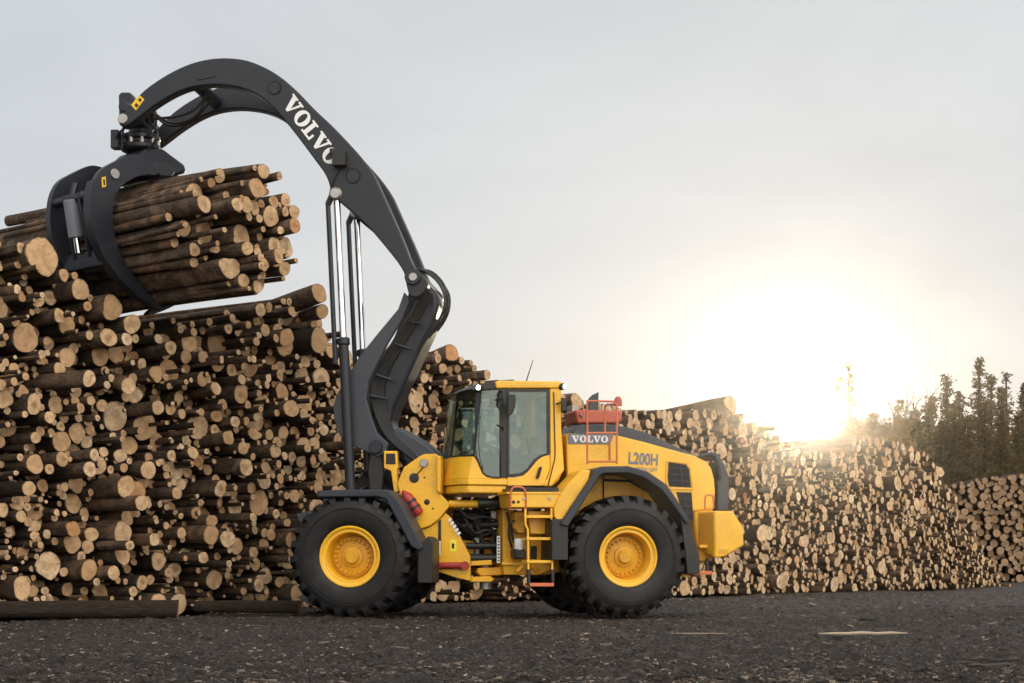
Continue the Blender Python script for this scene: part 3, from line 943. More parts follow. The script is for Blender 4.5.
# front frame ------------------------------------------------------------
ffr = None
FP = [(397, 484), (400, 476), (404, 467), (419, 456.5), (424, 454), (436, 453.8), (437.5, 455), (437.5, 491), (449, 503), (449, 507), (439, 519), (430, 526), (417, 530), (411, 524), (405, 511)]
for w0, w1 in ((-.66, -.58), (.58, .66)):
    b = MB(); b.prism(FF, FF.poly(FP, -.66), w0, w1); o = b.build('front_frame_plate', YEL, ROOT, .015)
    if w0 < 0: ffr = o
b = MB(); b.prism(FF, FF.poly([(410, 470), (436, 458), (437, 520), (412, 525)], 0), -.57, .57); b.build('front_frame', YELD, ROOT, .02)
prism_part('frame_flange', FF, [(437.5, 456), (441.5, 456), (441.5, 494), (437.5, 491)], -.66, -.74, -.50, YEL)
prism_part('front_frame_skirt', FF, [(417, 531), (431, 526.5), (439, 519.5), (445.5, 513), (449, 516), (453, 523), (470, 556), (470.5, 581), (455, 577.5), (433, 570), (432, 556), (430, 545)], -.60, -.60, -.52, YEL)
prism_part('skirt_rib', FF, [(438.3, 521), (441, 519), (441, 553), (438.3, 553)], -.62, -.63, -.60, BLACK)
disc_on(FF, 414.2, 478, -.66, .072, BLACK, 'frame_hole', ffr, .006)
disc_on(FF, 427, 502, -.66, .042, BLACK, 'frame_hole', ffr, .006)
disc_on(FF, 433, 508.5, -.66, .013, BLACK, 'frame_hole', ffr, .006)
disc_on(FF, 424.5, 477.5, -.66, .014, BLACK, 'frame_hole', ffr, .006)
disc_on(FF, 424.3, 463, -.66, .062, STEEL, 'boom_pivot_pin', ffr, .03)
hose(FF, [(424, 466), (420, 471), (416, 475)], -.68, .008, ffr, 'pin_lock')
# extinguisher
b = MB(); p0, p1 = FF.pp(405, 494, -.74), FF.pp(419, 514, -.74); d = (p1 - p0).normalized(); L = (p1 - p0).length
b.lathe([(.02, -.06), (.03, -.04), (.055, 0), (.078, .05), (.082, .08), (.082, L - .02), (.06, L + .01)], p0, d, 18)
ex = b.build('fire_extinguisher', RED, ROOT)
b = MB(); b.lathe([(.085, .13), (.088, .13), (.088, .17), (.085, .17)], p0, d, 18); b.lathe([(.085, L - .12), (.088, L - .12), (.088, L - .08), (.085, L - .08)], p0, d, 18); b.build('strap', BLACK, ex)
prism_part('extinguisher_bracket', FF, [(401, 494), (403.5, 493), (417, 516.5), (419, 519), (414, 520.5)], -.68, -.70, -.66, STEEL, ex, .003)
# tow strut and stickers
b = MB(); b.tube([FF.pp(437.5, 565.5, -.64), FF.pp(465, 565.5, -.64)], .05, 10); b.lathe([(.0, -.06), (.06, -.06), (.06, .05)], FF.pp(465, 565.5, -.64), FF.l, 14); b.lathe([(.0, -.06), (.05, -.06), (.05, .05)], FF.pp(438, 565.5, -.64), FF.l, 14)
b.build('locking_bar', RED, ROOT)
prism_part('warning_sticker', FF, [(450.2, 540), (456.3, 540), (456.3, 551.5), (450.2, 551.5)], -.60, -.607, -.59, DECL, None, 0)
prism_part('sticker_mark', FF, [(452, 543), (454.6, 544), (454, 549), (451.8, 548)], -.60, -.609, -.604, BLACK, None, 0)
b = MB()
for k in range(5):
    q = [(448 + k * 2.2, 520 + k * 3.4), (451 + k * 2.2, 517.5 + k * 3.4), (452.2 + k * 2.2, 519.6 + k * 3.4), (449.2 + k * 2.2, 522.2 + k * 3.4)]
    b.prism(FF, FF.poly(q, -.61), -.615, -.605)
b.build('striped_sticker', WHITE, ROOT)
prism_part('striped_sticker', FF, [(437.8, 541), (440.6, 541), (440.6, 555), (437.8, 555)], -.64, -.640, -.632, WHITE, None, 0)

# front fender, flap
FEN = [(317, 490.5), (352, 489.5), (388, 489.5), (399.5, 501.5), (423, 547), (420, 551), (411, 547), (385.5, 499), (377, 496.8), (317, 497.5)]
for w0, w1 in ((-1.42, -.74), (.74, 1.42)):
    b = MB(); b.prism(FF, FF.poly(FEN, -1.42), w0, w1); o = b.build('front_fender', BLUEG, ROOT, .02)
    b = MB(); b.prism(FF, FF.poly([(418, 548), (428, 536), (433, 541), (432.5, 583), (417.5, 583)], -1.36), w0 + .06, w1 - .06); b.build('mud_flap', BLACK, o, .01)
b = MB(); b.prism(FF, FF.poly([(297, 514), (318, 509), (330, 516), (312, 524), (300, 522)], .2), .15, .25); b.build('front_guard', GREYL, ROOT, .01)
b = MB(); b.prism(FF, FF.poly([(299, 597), (315, 588), (330, 598), (312, 606)], .2), .1, .6); b.build('front_lower_guard', GREYL, ROOT, .01)
b = MB(); b.prism(FF, FF.poly([(330, 500), (420, 500), (432, 570), (410, 585), (330, 560)], 0), -.5, .5); b.build('front_axle_frame', DARKIN, ROOT, .02)

# articulation ------------------------------------------------------------
art = MB()
for (x0, y0, x1, y1, w, r) in ((466, 546, 500, 546, -.4, .05), (452, 527, 500, 524, -.3, .06), (470, 536, 500, 533, -.1, .04), (455, 515, 505, 512, .1, .05)):
    art.tube([FF.pp(x0, y0, w), RF.pp(x1, y1, w)], r, 10)
art.build('drive_shaft', BLACK, ROOT)
b = MB(); b.tube([FF.pp(468, 558, -.45), RF.pp(498, 558, -.45)], .06, 12); sc_ = b.build('steering_cylinder', BLACK, ROOT)
b = MB(); b.tube([FF.pp(449, 504, -.55), RF.pp(480, 504, -.5)], .055, 12); b.build('steering_arm', YEL, ROOT)
b = MB(); b.tube([RF.pp(478, 503.5, -.55), RF.pp(505, 503, -.55)], .075, 14); b.lathe([(.05, -.1), (.095, -.05), (.095, .05), (.05, .1)], RF.pp(508, 502.5, -.55), RF.l, 14); sc2 = b.build('steering_cylinder', BLACK, ROOT)
for k, q in enumerate(([(458, 508), (470, 520), (482, 516), (496, 520)], [(462, 512), (474, 536), (488, 528), (500, 538)], [(470, 514), (478, 526), (484, 548), (499, 546)], [(480, 508), (486, 520), (494, 530), (492, 552)],
                       [(455, 522), (466, 530), (480, 538), (500, 528)], [(490, 508), (492, 524), (496, 540), (494, 556)], [(474, 540), (480, 548), (486, 538), (500, 550)])):
    hose(RF, q, -.45 + .05 * k, .018 + .004 * (k % 3), ROOT)
b = MB(); b.prism(RF, RF.poly([(455, 510), (505, 508), (505, 575), (462, 575), (455, 520)], .3), .25, .4); b.build('joint_housing', DARKIN, ROOT)
for k, (x0, x1, y0, y1, m_, w) in enumerate(((491, 497, 510, 530, STEEL, -.3), (472, 482, 514, 526, DARKIN, -.3), (462, 474, 540, 556, YELD, .0), (484, 494, 536, 556, YELD, .05), (474, 480, 536, 556, STEEL, -.05))):
    prism_part('valve', RF, [(x0, y0), (x1, y0 + 1), (x1, y1), (x0 + 1, y1)], w, w, w + .15, m_, None, .015)
prism_part('hinge_fork', FF, [(470, 561), (492, 560), (492, 565), (470, 566)], -.45, -.5, .4, YEL)
prism_part('hinge_fork', FF, [(470, 577), (490, 576), (494, 579), (492, 582), (470, 582)], -.45, -.5, .4, YEL)
b = MB(); b.prism(RF, RF.poly([(478, 568), (506, 567), (506, 575), (480, 576), (476, 572)], -.4), -.45, .4); b.build('hinge_lug', YELD, ROOT, .015)
b = MB(); u, z = RF.at(487, 570, -.3); b.tube([RF.P(u, -.2, z - .28), RF.P(u, -.2, z + .2)], .09, 14); b.build('hinge_pin', STEEL, ROOT)

# rear frame ---------------------------------------------------------------
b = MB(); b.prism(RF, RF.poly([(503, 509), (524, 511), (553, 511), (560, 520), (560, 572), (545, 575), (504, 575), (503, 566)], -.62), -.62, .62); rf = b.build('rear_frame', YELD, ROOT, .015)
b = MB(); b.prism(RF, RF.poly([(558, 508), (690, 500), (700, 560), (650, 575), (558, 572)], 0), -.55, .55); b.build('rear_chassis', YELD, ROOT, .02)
prism_part('frame_lip', RF, [(501.5, 562), (526, 562), (526, 565), (501.5, 565)], -.62, -.66, -.60, YEL, rf, .005)
prism_part('striped_sticker', RF, [(497, 536), (500, 536), (500, 563), (497, 563)], -.6, -.605, -.58, WHITE, rf, 0)
b = MB()
for k in range(8): b.prism(RF, RF.poly([(497.6, 537.5 + k * 3.2), (499.4, 537.5 + k * 3.2), (499.4, 539 + k * 3.2), (497.6, 539 + k * 3.2)], -.6), -.608, -.604)
b.build('sticker_mark', BLACK, rf)
# platform box over the ladder
prism_part('platform_box', RF, [(509, 493.5), (561, 493.5), (556, 507.5), (511, 507.5)], -1.30, -1.30, -.66, YEL)
prism_part('platform_grating', RF, [(511, 487.5), (558.5, 487.5), (559, 491.5), (511, 491.5)], -1.28, -1.28, -.70, BLACK, None, .006)
prism_part('platform_sill', RF, [(507, 491.8), (561.5, 491.8), (561.5, 494.0), (507, 494.0)], -1.31, -1.31, -.66, YEL, None, .004)
for px in (524, 549.5): disc_on(RF, px, 498.5, -1.30, .022, STEEL, 'bolt', None, .015)
disc_on(RF, 513.5, 502, -1.3, .025, BLACK, 'box_hole', None, .006); disc_on(RF, 518.3, 502, -1.3, .02, BLACK, 'box_hole', None, .006)
# ladder
lad = MB()
for pts in ([(525.5, 508), (525.5, 524), (528, 530), (528.5, 570)], [(551.5, 508), (551.5, 524), (552, 530), (552.3, 570)]):
    lad.loft([[RF.pp(x - 1.1, y, -1.30), RF.pp(x + 1.1, y, -1.30), RF.pp(x + 1.1, y, -1.22), RF.pp(x - 1.1, y, -1.22)] for x, y in pts])
ladder = lad.build('ladder', YEL, ROOT, .004)
for y in (516.5, 538.6, 561.5):
    prism_part('step', RF, [(526.5, y - 1.3), (551.5, y - 1.3), (551.5, y + 1.5), (526.5, y + 1.5)], -1.30, -1.31, -1.02, YEL, ladder, .004)
prism_part('step', RF, [(529.5, 583), (553.5, 583), (553.5, 586.5), (529.5, 586.5)], -1.30, -1.33, -1.02, ORANGE, ladder, .006)
for x in (529, 553): prism_part('rubber_hanger', RF, [(x - 1.8, 569), (x + 1.5, 569), (x + 1.2, 585.5), (x - 1.2, 585.5)], -1.29, -1.30, -1.24, BLACK, ladder, .004)
prism_part('ladder_backing', RF, [(528, 511), (550, 511), (548, 534), (531, 534)], -1.0, -1.0, -.92, YEL, ladder)
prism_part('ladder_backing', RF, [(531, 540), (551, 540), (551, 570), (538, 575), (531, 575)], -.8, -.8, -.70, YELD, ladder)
hose(RF, [(510.5, 508, -1.3), (510.5, 494, -1.32), (511.5, 489, -1.32), (514, 487, -1.32), (521, 487, -1.32), (524.5, 489, -1.32), (526, 494, -1.32), (526, 509, -1.3)], 0, .014, ROOT, 'handrail', ORANGE)
hose(RF, [(557, 512.5, -1.2), (555.5, 510, -1.22), (565.5, 489, -1.22), (568, 487, -1.22), (571, 488.5, -1.2)], 0, .014, ROOT, 'handrail', ORANGE)
b = MB(); u, z = RF.at(519, 543.5, -.85); b.lathe([(.0, -.11), (.062, -.11), (.068, -.10), (.068, .06), (.062, .07)], RF.P(u, -.85, z), (0, 0, 1), 18); fl = b.build('filter_can', WHITE, ROOT)
b = MB(); b.prism(RF, RF.poly([(513, 549), (524.5, 549), (525, 559), (514, 559)], -.85), -.92, -.66); b.build('filter_base', BLACK, fl, .02)
prism_part('toolbox', RF, [(514, 512), (524, 512), (524, 533), (517, 533), (514, 528)], -.8, -.85, -.64, YELD)
prism_part('dark_recess', RF, [(531, 546), (536.5, 546), (536.5, 559), (531, 559)], -.8, -.82, -.78, BLACK)
b = MB(); b.tube([RF.pp(517, 572, -.8), RF.pp(523, 566, -.8)], .035, 8); b.tube([RF.pp(532, 566, -.8), RF.pp(537, 571, -.8)], .035, 8); b.build('ladder_brace', YELD, ROOT)
disc_on(RF, 513.5, 521, -.86, .018, BLACK, 'box_hole', None, .02)
for q in ([(507, 512), (510, 524), (508, 534), (512, 548)], [(516, 510), (513, 518), (511, 534), (516, 546)]): hose(RF, q, -.68, .018, ROOT)

# cab ------------------------------------------------------------------------
WC = -.80
cabm = MB()
def plan(px_near, w_list, py):
    """front outline in plan: near edge at px_near, bulging forwards across the cab"""
    u, z = RF.at(px_near, py, WC)
    return [(u - d, w, z) for d, w in w_list]
BUL = [(0, -.80), (.13, -.66), (.22, -.40), (.25, 0), (.22, .40), (.13, .66), (0, .80)]
ur = RF.at(553, 470, WC)[0]
def band(mb, px_a, py_a, px_b, py_b, th=.05, ins=1.0):
    lo = plan(px_a, BUL, py_a); hi = plan(px_b, BUL, py_b)
    r0 = [RF.P(*p) for p in lo]; r1 = [RF.P(*p) for p in hi]
    i0 = [RF.P(u + th, w * .95, z) for u, w, z in lo]; i1 = [RF.P(u + th, w * .95, z) for u, w, z in hi]
    n = len(r0); vs = r0 + r1 + i0 + i1; fs = []
    for i in range(n - 1):
        fs += [(i, i + 1, n + i + 1, n + i), (2 * n + i, 3 * n + i, 3 * n + i + 1, 2 * n + i + 1), (n + i, n + i + 1, 3 * n + i + 1, 3 * n + i), (i, 2 * n + i, 2 * n + i + 1, i + 1)]
    fs += [(0, n, 3 * n, 2 * n), (n - 1, 3 * n - 1, 4 * n - 1, 2 * n - 1)]
    mb.add(vs, fs)
# floor block
u0, zt = RF.at(468, 478.5, WC); z0 = RF.at(468, 493, WC)[1]
ue = RF.at(507, 486, WC)[0]; uend = RF.at(548, 486, WC)[0]
pl = [RF.P(u0 - d, w, 0) for d, w in BUL] + [RF.P(uend, .80, 0), RF.P(uend, -.80, 0)]
zlip = RF.at(468, 484.5, WC)[1]
cabm.loft([[p + Vector((0, 0, zlip)) for p in pl], [p + Vector((0, 0, zt)) for p in pl]])
band(cabm, 468, 478.6, 473, 455.5)
CHEEK = [(472.5, 455.3), (475, 455.3), (478, 461), (483, 473), (487, 476), (493, 477.5), (506.3, 477.8), (506.3, 479), (468, 479)]
for w0, w1 in ((WC, WC + .05), (.75, .80)): cabm.prism(RF, RF.poly(CHEEK, WC), w0, w1)
CAB = cabm.build('cab', YEL, ROOT, .012)
# lower lip
lip = MB(); pl2 = [RF.P(u0 - d * .95 + .01, w * .97, 0) for d, w in BUL] + [RF.P(ue, .77, 0), RF.P(ue, -.77, 0)]
lip.loft([[p + Vector((0, 0, z0)) for p in pl2], [p + Vector((0, 0, zlip - .006)) for p in pl2]]); lip.build('cab_skirt', YEL, CAB, .02)
# door: lower panel, glass, handle
door = MB(); DOOR = [(507.2, 477.5), (514, 477.5), (523, 475.8), (528, 471.5), (537, 460.5), (542, 457), (549.5, 454.8), (550, 468), (543.5, 485.8), (507.2, 485.8)]
door.prism(RF, RF.poly(DOOR, WC), WC - .012, WC + .05); DR = door.build('door', YEL, ROOT, .008)
prism_part('door_window', RF, [(506.5, 389.5), (549.5, 389.5), (550, 455), (542, 457.5), (537, 461), (528, 472), (523, 476), (514, 478), (506.5, 478)], WC, WC + .006, WC + .012, GLASS, DR, 0)
b = MB()
GL = [(507, 389.8), (549.3, 389.8), (549.8, 454.5), (542, 457), (537, 460.4), (528, 471.4), (523, 475.4), (514, 477.4), (507, 477.4)]
GLI = [(509.3, 391.8), (546.8, 391.8), (547, 453), (540.5, 455), (535, 458.5), (526.5, 469), (522, 472.3), (513.5, 474), (509.3, 474)]
def frame_loop(mb, outer, inner, w0, w1, fr=RF):
    o_, i_ = fr.poly(outer, WC), fr.poly(inner, WC); n = len(o_)
    vs = [fr.P(u, w0, z) for u, z in o_] + [fr.P(u, w0, z) for u, z in i_] + [fr.P(u, w1, z) for u, z in o_] + [fr.P(u, w1, z) for u, z in i_]
    fs = []
    for k in range(n):
        j = (k + 1) % n
        fs += [(k, j, n + j, n + k), (2 * n + k, 3 * n + k, 3 * n + j, 2 * n + j), (k, 2 * n + k, 2 * n + j, j), (n + k, n + j, 3 * n + j, 3 * n + k)]
    mb.add(vs, fs)
frame_loop(b, GL, GLI, WC - .008, WC + .03); b.build('window_seal', BLACK, DR)
b = MB(); b.tube([RF.pp(540.5, 468, WC - .05), RF.pp(537.5, 477.5, WC - .05)], .022, 8); b.tube([RF.pp(540.5, 468, WC - .05), RF.pp(540.8, 467.5, WC)], .018, 6); b.tube([RF.pp(537.5, 477.5, WC - .05), RF.pp(537.3, 478, WC)], .018, 6); b.build('door_handle', BLACK, DR)
# far side panels and door
b = MB(); b.prism(RF, RF.poly(DOOR, WC), .75, .81); b.build('far_door', YEL, CAB, .008)
# front side windows
SG = [(481, 390.5), (499.5, 390), (499.5, 477), (493, 477), (487, 475.5), (483, 472.5), (478, 460.5), (474.5, 454)]
prism_part('side_window', RF, SG, WC, WC + .004, WC + .012, GLASS, CAB, 0)
prism_part('side_window', RF, [(481, 390.5), (549, 390), (549, 455), (523, 476), (493, 477), (483, 472.5), (474.5, 454)], WC, .785, .795, GLASS, CAB, 0)
# windscreen
ws = MB()
lo = plan(474, BUL, 455.5); hi = plan(481, BUL, 391)
ws.loft([[RF.P(*p) for p in lo], [RF.P(*p) for p in hi]], False, 0, False); ws.build('windscreen', GLASS, CAB)
b = MB(); b.tube([RF.pp(474.2, 455, WC), RF.pp(481.2, 391, WC)], .016, 6); b.tube([RF.P(*lo[-1]), RF.P(*hi[-1])], .02, 6)
b.tube([RF.pp(474.5, 455.5, WC), RF.pp(478, 461, WC), RF.pp(483, 473, WC), RF.pp(487, 476, WC), RF.pp(493, 477.4, WC), RF.pp(500, 477.6, WC)], .014, 6)
b.tube([RF.P(*p) for p in lo], .02, 6); b.build('windscreen_seal', BLACK, CAB)
# pillars
for w0, w1 in ((WC - .006, WC + .06), (.74, .806)):
    b = MB(); b.prism(RF, RF.poly([(499, 388.5), (507, 388.5), (507, 478), (500.5, 478)], WC), w0, w1); b.build('door_pillar', BLACK, CAB, .01)
    b = MB(); b.prism(RF, RF.poly([(550, 388), (561.5, 388), (561.5, 427), (564.5, 470), (552, 486.3), (544.2, 486.3), (550.5, 468)], WC), w0 + .006, w1); b.build('rear_pillar', YEL, CAB, .015)
hose(RF, [(553.8, 392), (554.5, 430), (555.5, 457), (553, 466), (548, 486)], WC - .012, .008, CAB, 'pillar_seam')
b = MB(); b.prism(RF, RF.poly([(556, 430), (562, 430), (564.5, 470), (560, 480), (553, 486)], WC), WC + .07, .73); b.build('cab_back', YEL, CAB)
prism_part('rear_window', RF, [(559.6, 389), (560.6, 389), (560.6, 429), (559.6, 429)], WC, -.72, .72, GLASS, CAB, 0)
# roof and visor
rp = [(494.7, 381.6), (500, 380.6), (558, 381.4), (564, 383), (565, 386.5), (560, 388.3), (496, 388.5)]
b = MB(); b.prism(RF, RF.poly(rp, WC), WC - .02, .82); RO = b.build('roof', YEL, ROOT, .02, seg=3)
b = MB(); ring = []
for w, f in ((-.82, 0), (-.66, .04), (-.3, .07), (.3, .07), (.66, .04), (.82, 0)):
    pts = RF.poly([(474, 391), (471, 389.5), (478, 384), (494.6, 381.6), (496, 388.6), (482, 391)], WC)
    ring.append([RF.P(u - (f * 1.7 if k in (0, 1) else f if k in (2, 5) else 0), w, z) for k, (u, z) in enumerate(pts)])
b.loft(ring); b.build('roof_visor', BLACK, RO, .012)
def worklight(px, py, w, s, lit):
    u, z = RF.at(px, py, w); b = MB(); dx = -1 if s < 0 else 1
    ax_ = (RF.e * -dx + RF.l * (1.2 if w < 0 else 0)).normalized()
    b.lathe([(.0, 0), (.045, 0), (.05, .02), (.05, .07), (.03, .09), (0, .09)], RF.P(u, w, z), ax_, 16)
    o = b.build('work_light', BLACK, ROOT)
    b = MB(); b.lathe([(0, -.014), (.030, -.010), (.034, .002)], RF.P(u, w, z), ax_, 16); b.build('lamp_lens', LAMP, o)
worklight(478.3, 387.5, -.86, -1, 1)
worklight(564.5, 386.5, -.84, 1, 1)
worklight(462, 394, .6, -1, 1)
hose(RF, [(455, 393.5, -.3), (462, 391, -.4), (472, 387, -.5), (480, 384.5, -.6)], 0, .012, RO, 'visor_rail', STEEL)
# mirrors, antenna
b = MB(); b.prism(RF, RF.poly([(507.5, 394.5), (515.5, 394.5), (515, 406), (512, 414), (507, 418), (506.3, 410)], -1.0), -1.04, -.98); mi_ = b.build('mirror', BLACK, ROOT, .02)
b = MB(); b.tube([RF.pp(500, 391, WC), RF.pp(503, 392, -.95), RF.pp(504, 404, -1.0), RF.pp(508, 408, -1.0)], .016, 6); b.tube([RF.pp(496, 400, WC), RF.pp(504, 398, -.95)], .014, 6); b.tube([RF.pp(497, 425, WC), RF.pp(503, 427, -.86), RF.pp(503, 430, WC)], .012, 6); b.build('mirror_arm', BLACK, mi_)
b = MB(); b.prism(RF, RF.poly([(561, 398), (566, 398), (566, 411), (561, 411)], -.9), -.92, -.88); b.tube([RF.pp(556, 404, WC), RF.pp(563, 402, -.9)], .014, 6); b.build('rear_mirror', BLACK, CAB, .01)
b = MB(); b.tube([RF.pp(526, 382, -.2), RF.pp(533, 360, -.2)], [.010, .006], 5); b.build('antenna', BLACK, RO)
hose(RF, [(483, 470, -.82), (478.5, 452, -.9), (479, 430, -.9), (480.5, 415, -.87)], 0, .006, CAB, 'wiper')
# interior
inn = MB()
u, z = RF.at(536, 470, 0)
for (a0, a1, w0, w1, z0_, z1_) in ((-.30, .22, -.26, .26, -.15, .05), ):
    inn.box(RF, u + a0, u + a1, w0, w1, z + z0_, z + z1_)
inn.prism(RF, [(u + .12, z + .02), (u + .28, z + .02), (u + .36, z + .62), (u + .25, z + .66)], -.25, .25)
inn.prism(RF, [(u + .27, z + .62), (u + .35, z + .62), (u + .38, z + .84), (u + .30, z + .85)], -.13, .13)
SEAT = inn.build('operator_seat', DARKIN, CAB, .04, seg=3)
st = MB(); us, zs = RF.at(497, 452, 0)
c = RF.P(us, 0, zs); nrm = (RF.e * .5 + Vector((0, 0, .85))).normalized(); t1 = RF.l; t2 = nrm.cross(t1)
st.tube([c + (t1 * math.cos(t) + t2 * math.sin(t)) * .19 for t in [2 * math.pi * k / 20 for k in range(21)]], .015, 6)
st.tube([c, c - nrm * .45 - RF.e * .1], .035, 8); st.tube([c - t1 * .19, c + t1 * .19], .014, 6); st.build('steering_wheel', BLACK, CAB)
con = MB(); u, z = RF.at(482, 462, 0); con.box(RF, u - .1, u + .2, -.5, .5, z - .25, z + .12); con.box(RF, u + .55, u + 1.0, -.6, -.36, z - .1, z + .10); con.box(RF, u + .55, u + 1.0, .36, .6, z - .1, z + .14); con.tube([RF.P(u + .6, -.48, z + .1), RF.P(u + .55, -.5, z + .32)], .02, 6)
con.box(RF, u + .1, u + .16, .42, .70, z + .25, z + .5)
con.build('console', DARKIN, CAB, .03)

# hood -------------------------------------------------------------------------
WH = -.74
HD = [(566.5, 434), (568, 433.2), (618.6, 435.6), (646, 442.3), (669, 448.8), (695, 455.8), (706.5, 461.5), (711.5, 468), (714.5, 479), (715.5, 492), (714.5, 509), (690, 512), (670, 512), (640, 500), (600, 498), (575, 500), (567.5, 486)]
b = MB(); b.prism(RF, RF.poly(HD, WH), WH, -WH); HOOD = b.build('hood', YEL, ROOT, .07, seg=4)
TOP = [(571.5, 434.5), (574, 430), (579.5, 424.5), (607, 423.8), (628, 427), (648, 433), (669, 443), (696, 455.2), (700, 459), (690, 461), (645, 447), (618, 440), (572, 438)]
b = MB(); b.prism(RF, RF.poly(TOP, -.62), -.62, .62); b.build('hood_cover', GREYL, HOOD, .06, seg=4)
prism_part('badge_plate', RF, [(567.5, 433.8), (613.5, 434.2), (610.5, 444.2), (568, 444)], WH, WH - .012, WH + .02, LGREY, HOOD, .004)
slab_word('badge_lettering', RF, 571.5, 442.2, 608, 442.6, WH - .014, .098, WHITE, HOOD)
text_obj('L200H', 'model_lettering', RF, 628, 464.0, 657.5, 466.2, WH - .002, .180, LGREY, HOOD, .035)
text_obj('HIGH LIFT', 'small_lettering', RF, 635, 470.3, 657.5, 472.3, WH - .002, .058, LGREY, HOOD, .03)
def grille(pts, n, vert):
    g_ = prism_part('grille', RF, pts, WH, WH - .006, WH + .05, DARKIN, HOOD, 0, rnd=0)
    b = MB(); x0, y0 = pts[0]; x1 = max(p[0] for p in pts); y1 = max(p[1] for p in pts)
    for k in range(1, n + 1):
        f = k / (n + 1); yy = y0 + (y1 - y0) * f
        b.tube([RF.pp(x0 + (3 + 4 * f) * .8 - 1, yy, WH - .012), RF.pp(x1 - 2 + 0 * f, yy + .6, WH - .012)], .010, 5)
    b.tube([RF.pp((x0 + x1) / 2, y0 + 3, WH - .012), RF.pp((x0 + x1) / 2 + 2, y1 - 1, WH - .012)], .012, 5)
    b.build('grille_bar', GREYL, g_)
grille([(668.5, 462), (686, 465), (689, 470), (691, 487.5), (669, 486.5), (667.5, 478)], 3, 0)
grille([(676, 492), (691.5, 492.5), (693.5, 520), (686, 520), (680, 505)], 3, 0)
b = MB()
def strip(mb, pts, w, th, fr=RF):
    for a, c_ in zip(pts, pts[1:]): mb.tube([fr.pp(a[0], a[1], w), fr.pp(c_[0], c_[1], w)], th, 6)
strip(b, [(667, 461), (686.5, 463.5), (690.3, 469), (693, 489.5), (668, 488.8), (666, 478), (667, 461)], WH, .018); b.build('grille_surround', YEL, HOOD)
b = MB(); b.prism(RF, RF.poly([(693, 490), (714.5, 505), (714, 545), (700, 552), (696, 530)], WH), WH + .04, -WH - .04); b.build('rear_body', YEL, ROOT, .03)
# red box, exhaust, rails
prism_part('equipment_box', RF, [(575.6, 409.5), (622, 410.5), (623, 420.5), (619, 423.5), (577, 423.5)], -.3, -.3, .35, ORED, None, .03)
b = MB(); b.tube([RF.pp(582, 424, -.25), RF.pp(582, 417, -.3), RF.pp(580, 414, -.33)], .02, 6); b.prism(RF, RF.poly([(572, 405), (578, 405), (580, 428), (572, 430)], 0), 0, .3); b.build('equipment_bracket', STEEL, ROOT, .02)
b = MB(); b.loft([[RF.pp(x, y, w) for x, y, w in q] for q in ([(588, 424, -.2), (598, 424, -.2), (598, 424, .05), (588, 424, .05)], [(588, 399, -.2), (598.5, 394.5, -.2), (598.5, 394.5, .05), (588, 399, .05)], [(592, 395, -.2), (599.2, 391.8, -.2), (599.2, 391.8, .05), (592, 395, .05)])]); b.build('exhaust_stack', GREYL, ROOT, .02)
b = MB(); q = RF.pp(618, 406, .1); b.lathe([(.06, 0), (.06, .09), (.03, .14)], q, (0, 0, 1), 12); b.build('beacon', ORED, ROOT)
rail = MB()
def rl_(*pts):
    rail.tube([RF.pp(x, y, w) for x, y, w in pts], .015, 8)
rl_((587.3, 464, -1.15), (587.3, 401, -1.15)); rl_((616.8, 464, -1.15), (616.8, 404, -1.15))
rl_((586.5, 401, -1.15), (613, 401.5, -1.15), (616.8, 405, -1.15)); rl_((586, 433, -1.15), (617, 433, -1.15)); rl_((587.3, 461.5, -1.15), (617, 461.5, -1.15))
rl_((604.8, 433, -.72), (604.8, 407, -.72), (607, 404.5, -.8), (616.8, 404, -1.15)); rl_((610, 461, -.76), (609.5, 434, -.74))
rail.build('guard_rail', ORANGE, ROOT)
# rear fender
FO = [(560.5, 524), (591, 478), (595, 469.5), (603, 466.3), (628, 466), (648, 471.5), (667, 484.5), (677, 499), (691, 522)]
FI = [(568, 527), (596, 482), (600, 475), (606, 473), (628, 472.8), (643, 477), (662, 490), (671.5, 503), (687, 524)]
for w0, w1 in ((-1.44, -.75), (.75, 1.44)):
    b = MB()
    o_, i_ = RF.poly(FO, -1.44), RF.poly(FI, -1.44)
    b.loft([[RF.P(u, w0, z), RF.P(u2, w0, z2), RF.P(u2, w1, z2), RF.P(u, w1, z)] for (u, z), (u2, z2) in zip(o_, i_)])
    o = b.build('rear_fender', BLUEG, ROOT, .015)
    b = MB(); b.prism(RF, RF.poly([(552, 519), (562, 519), (568, 527), (568, 560), (551.5, 560)], -1.38), w0 + .05, w1 - .05); b.build('mud_flap', BLACK, o, .008)
    b = MB(); b.prism(RF, RF.poly([(680, 516), (689, 522), (699, 556), (699.5, 574), (687, 574), (684, 545)], -1.36), w0 + .06, w1 - .06); b.build('mud_flap', BLACK, o, .008)
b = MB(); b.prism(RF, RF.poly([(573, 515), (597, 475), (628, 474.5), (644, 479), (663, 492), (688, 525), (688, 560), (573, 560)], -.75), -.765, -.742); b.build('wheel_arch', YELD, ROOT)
b = MB(); b.tube([RF.pp(604, 480, -.78), RF.pp(630, 481, -.78), RF.pp(652, 494, -.78), RF.pp(668, 516, -.78)], .02, 6); b.tube([RF.pp(603.5, 476, -.78), RF.pp(603.5, 500, -.78)], .012, 6); b.build('arch_seam', GREY, ROOT)
prism_part('fender_brace', RF, [(554.5, 508), (562, 492), (570, 482), (582, 470), (591, 470), (589, 480), (561, 523), (555, 517)], -1.36, -1.34, -.80, YEL)
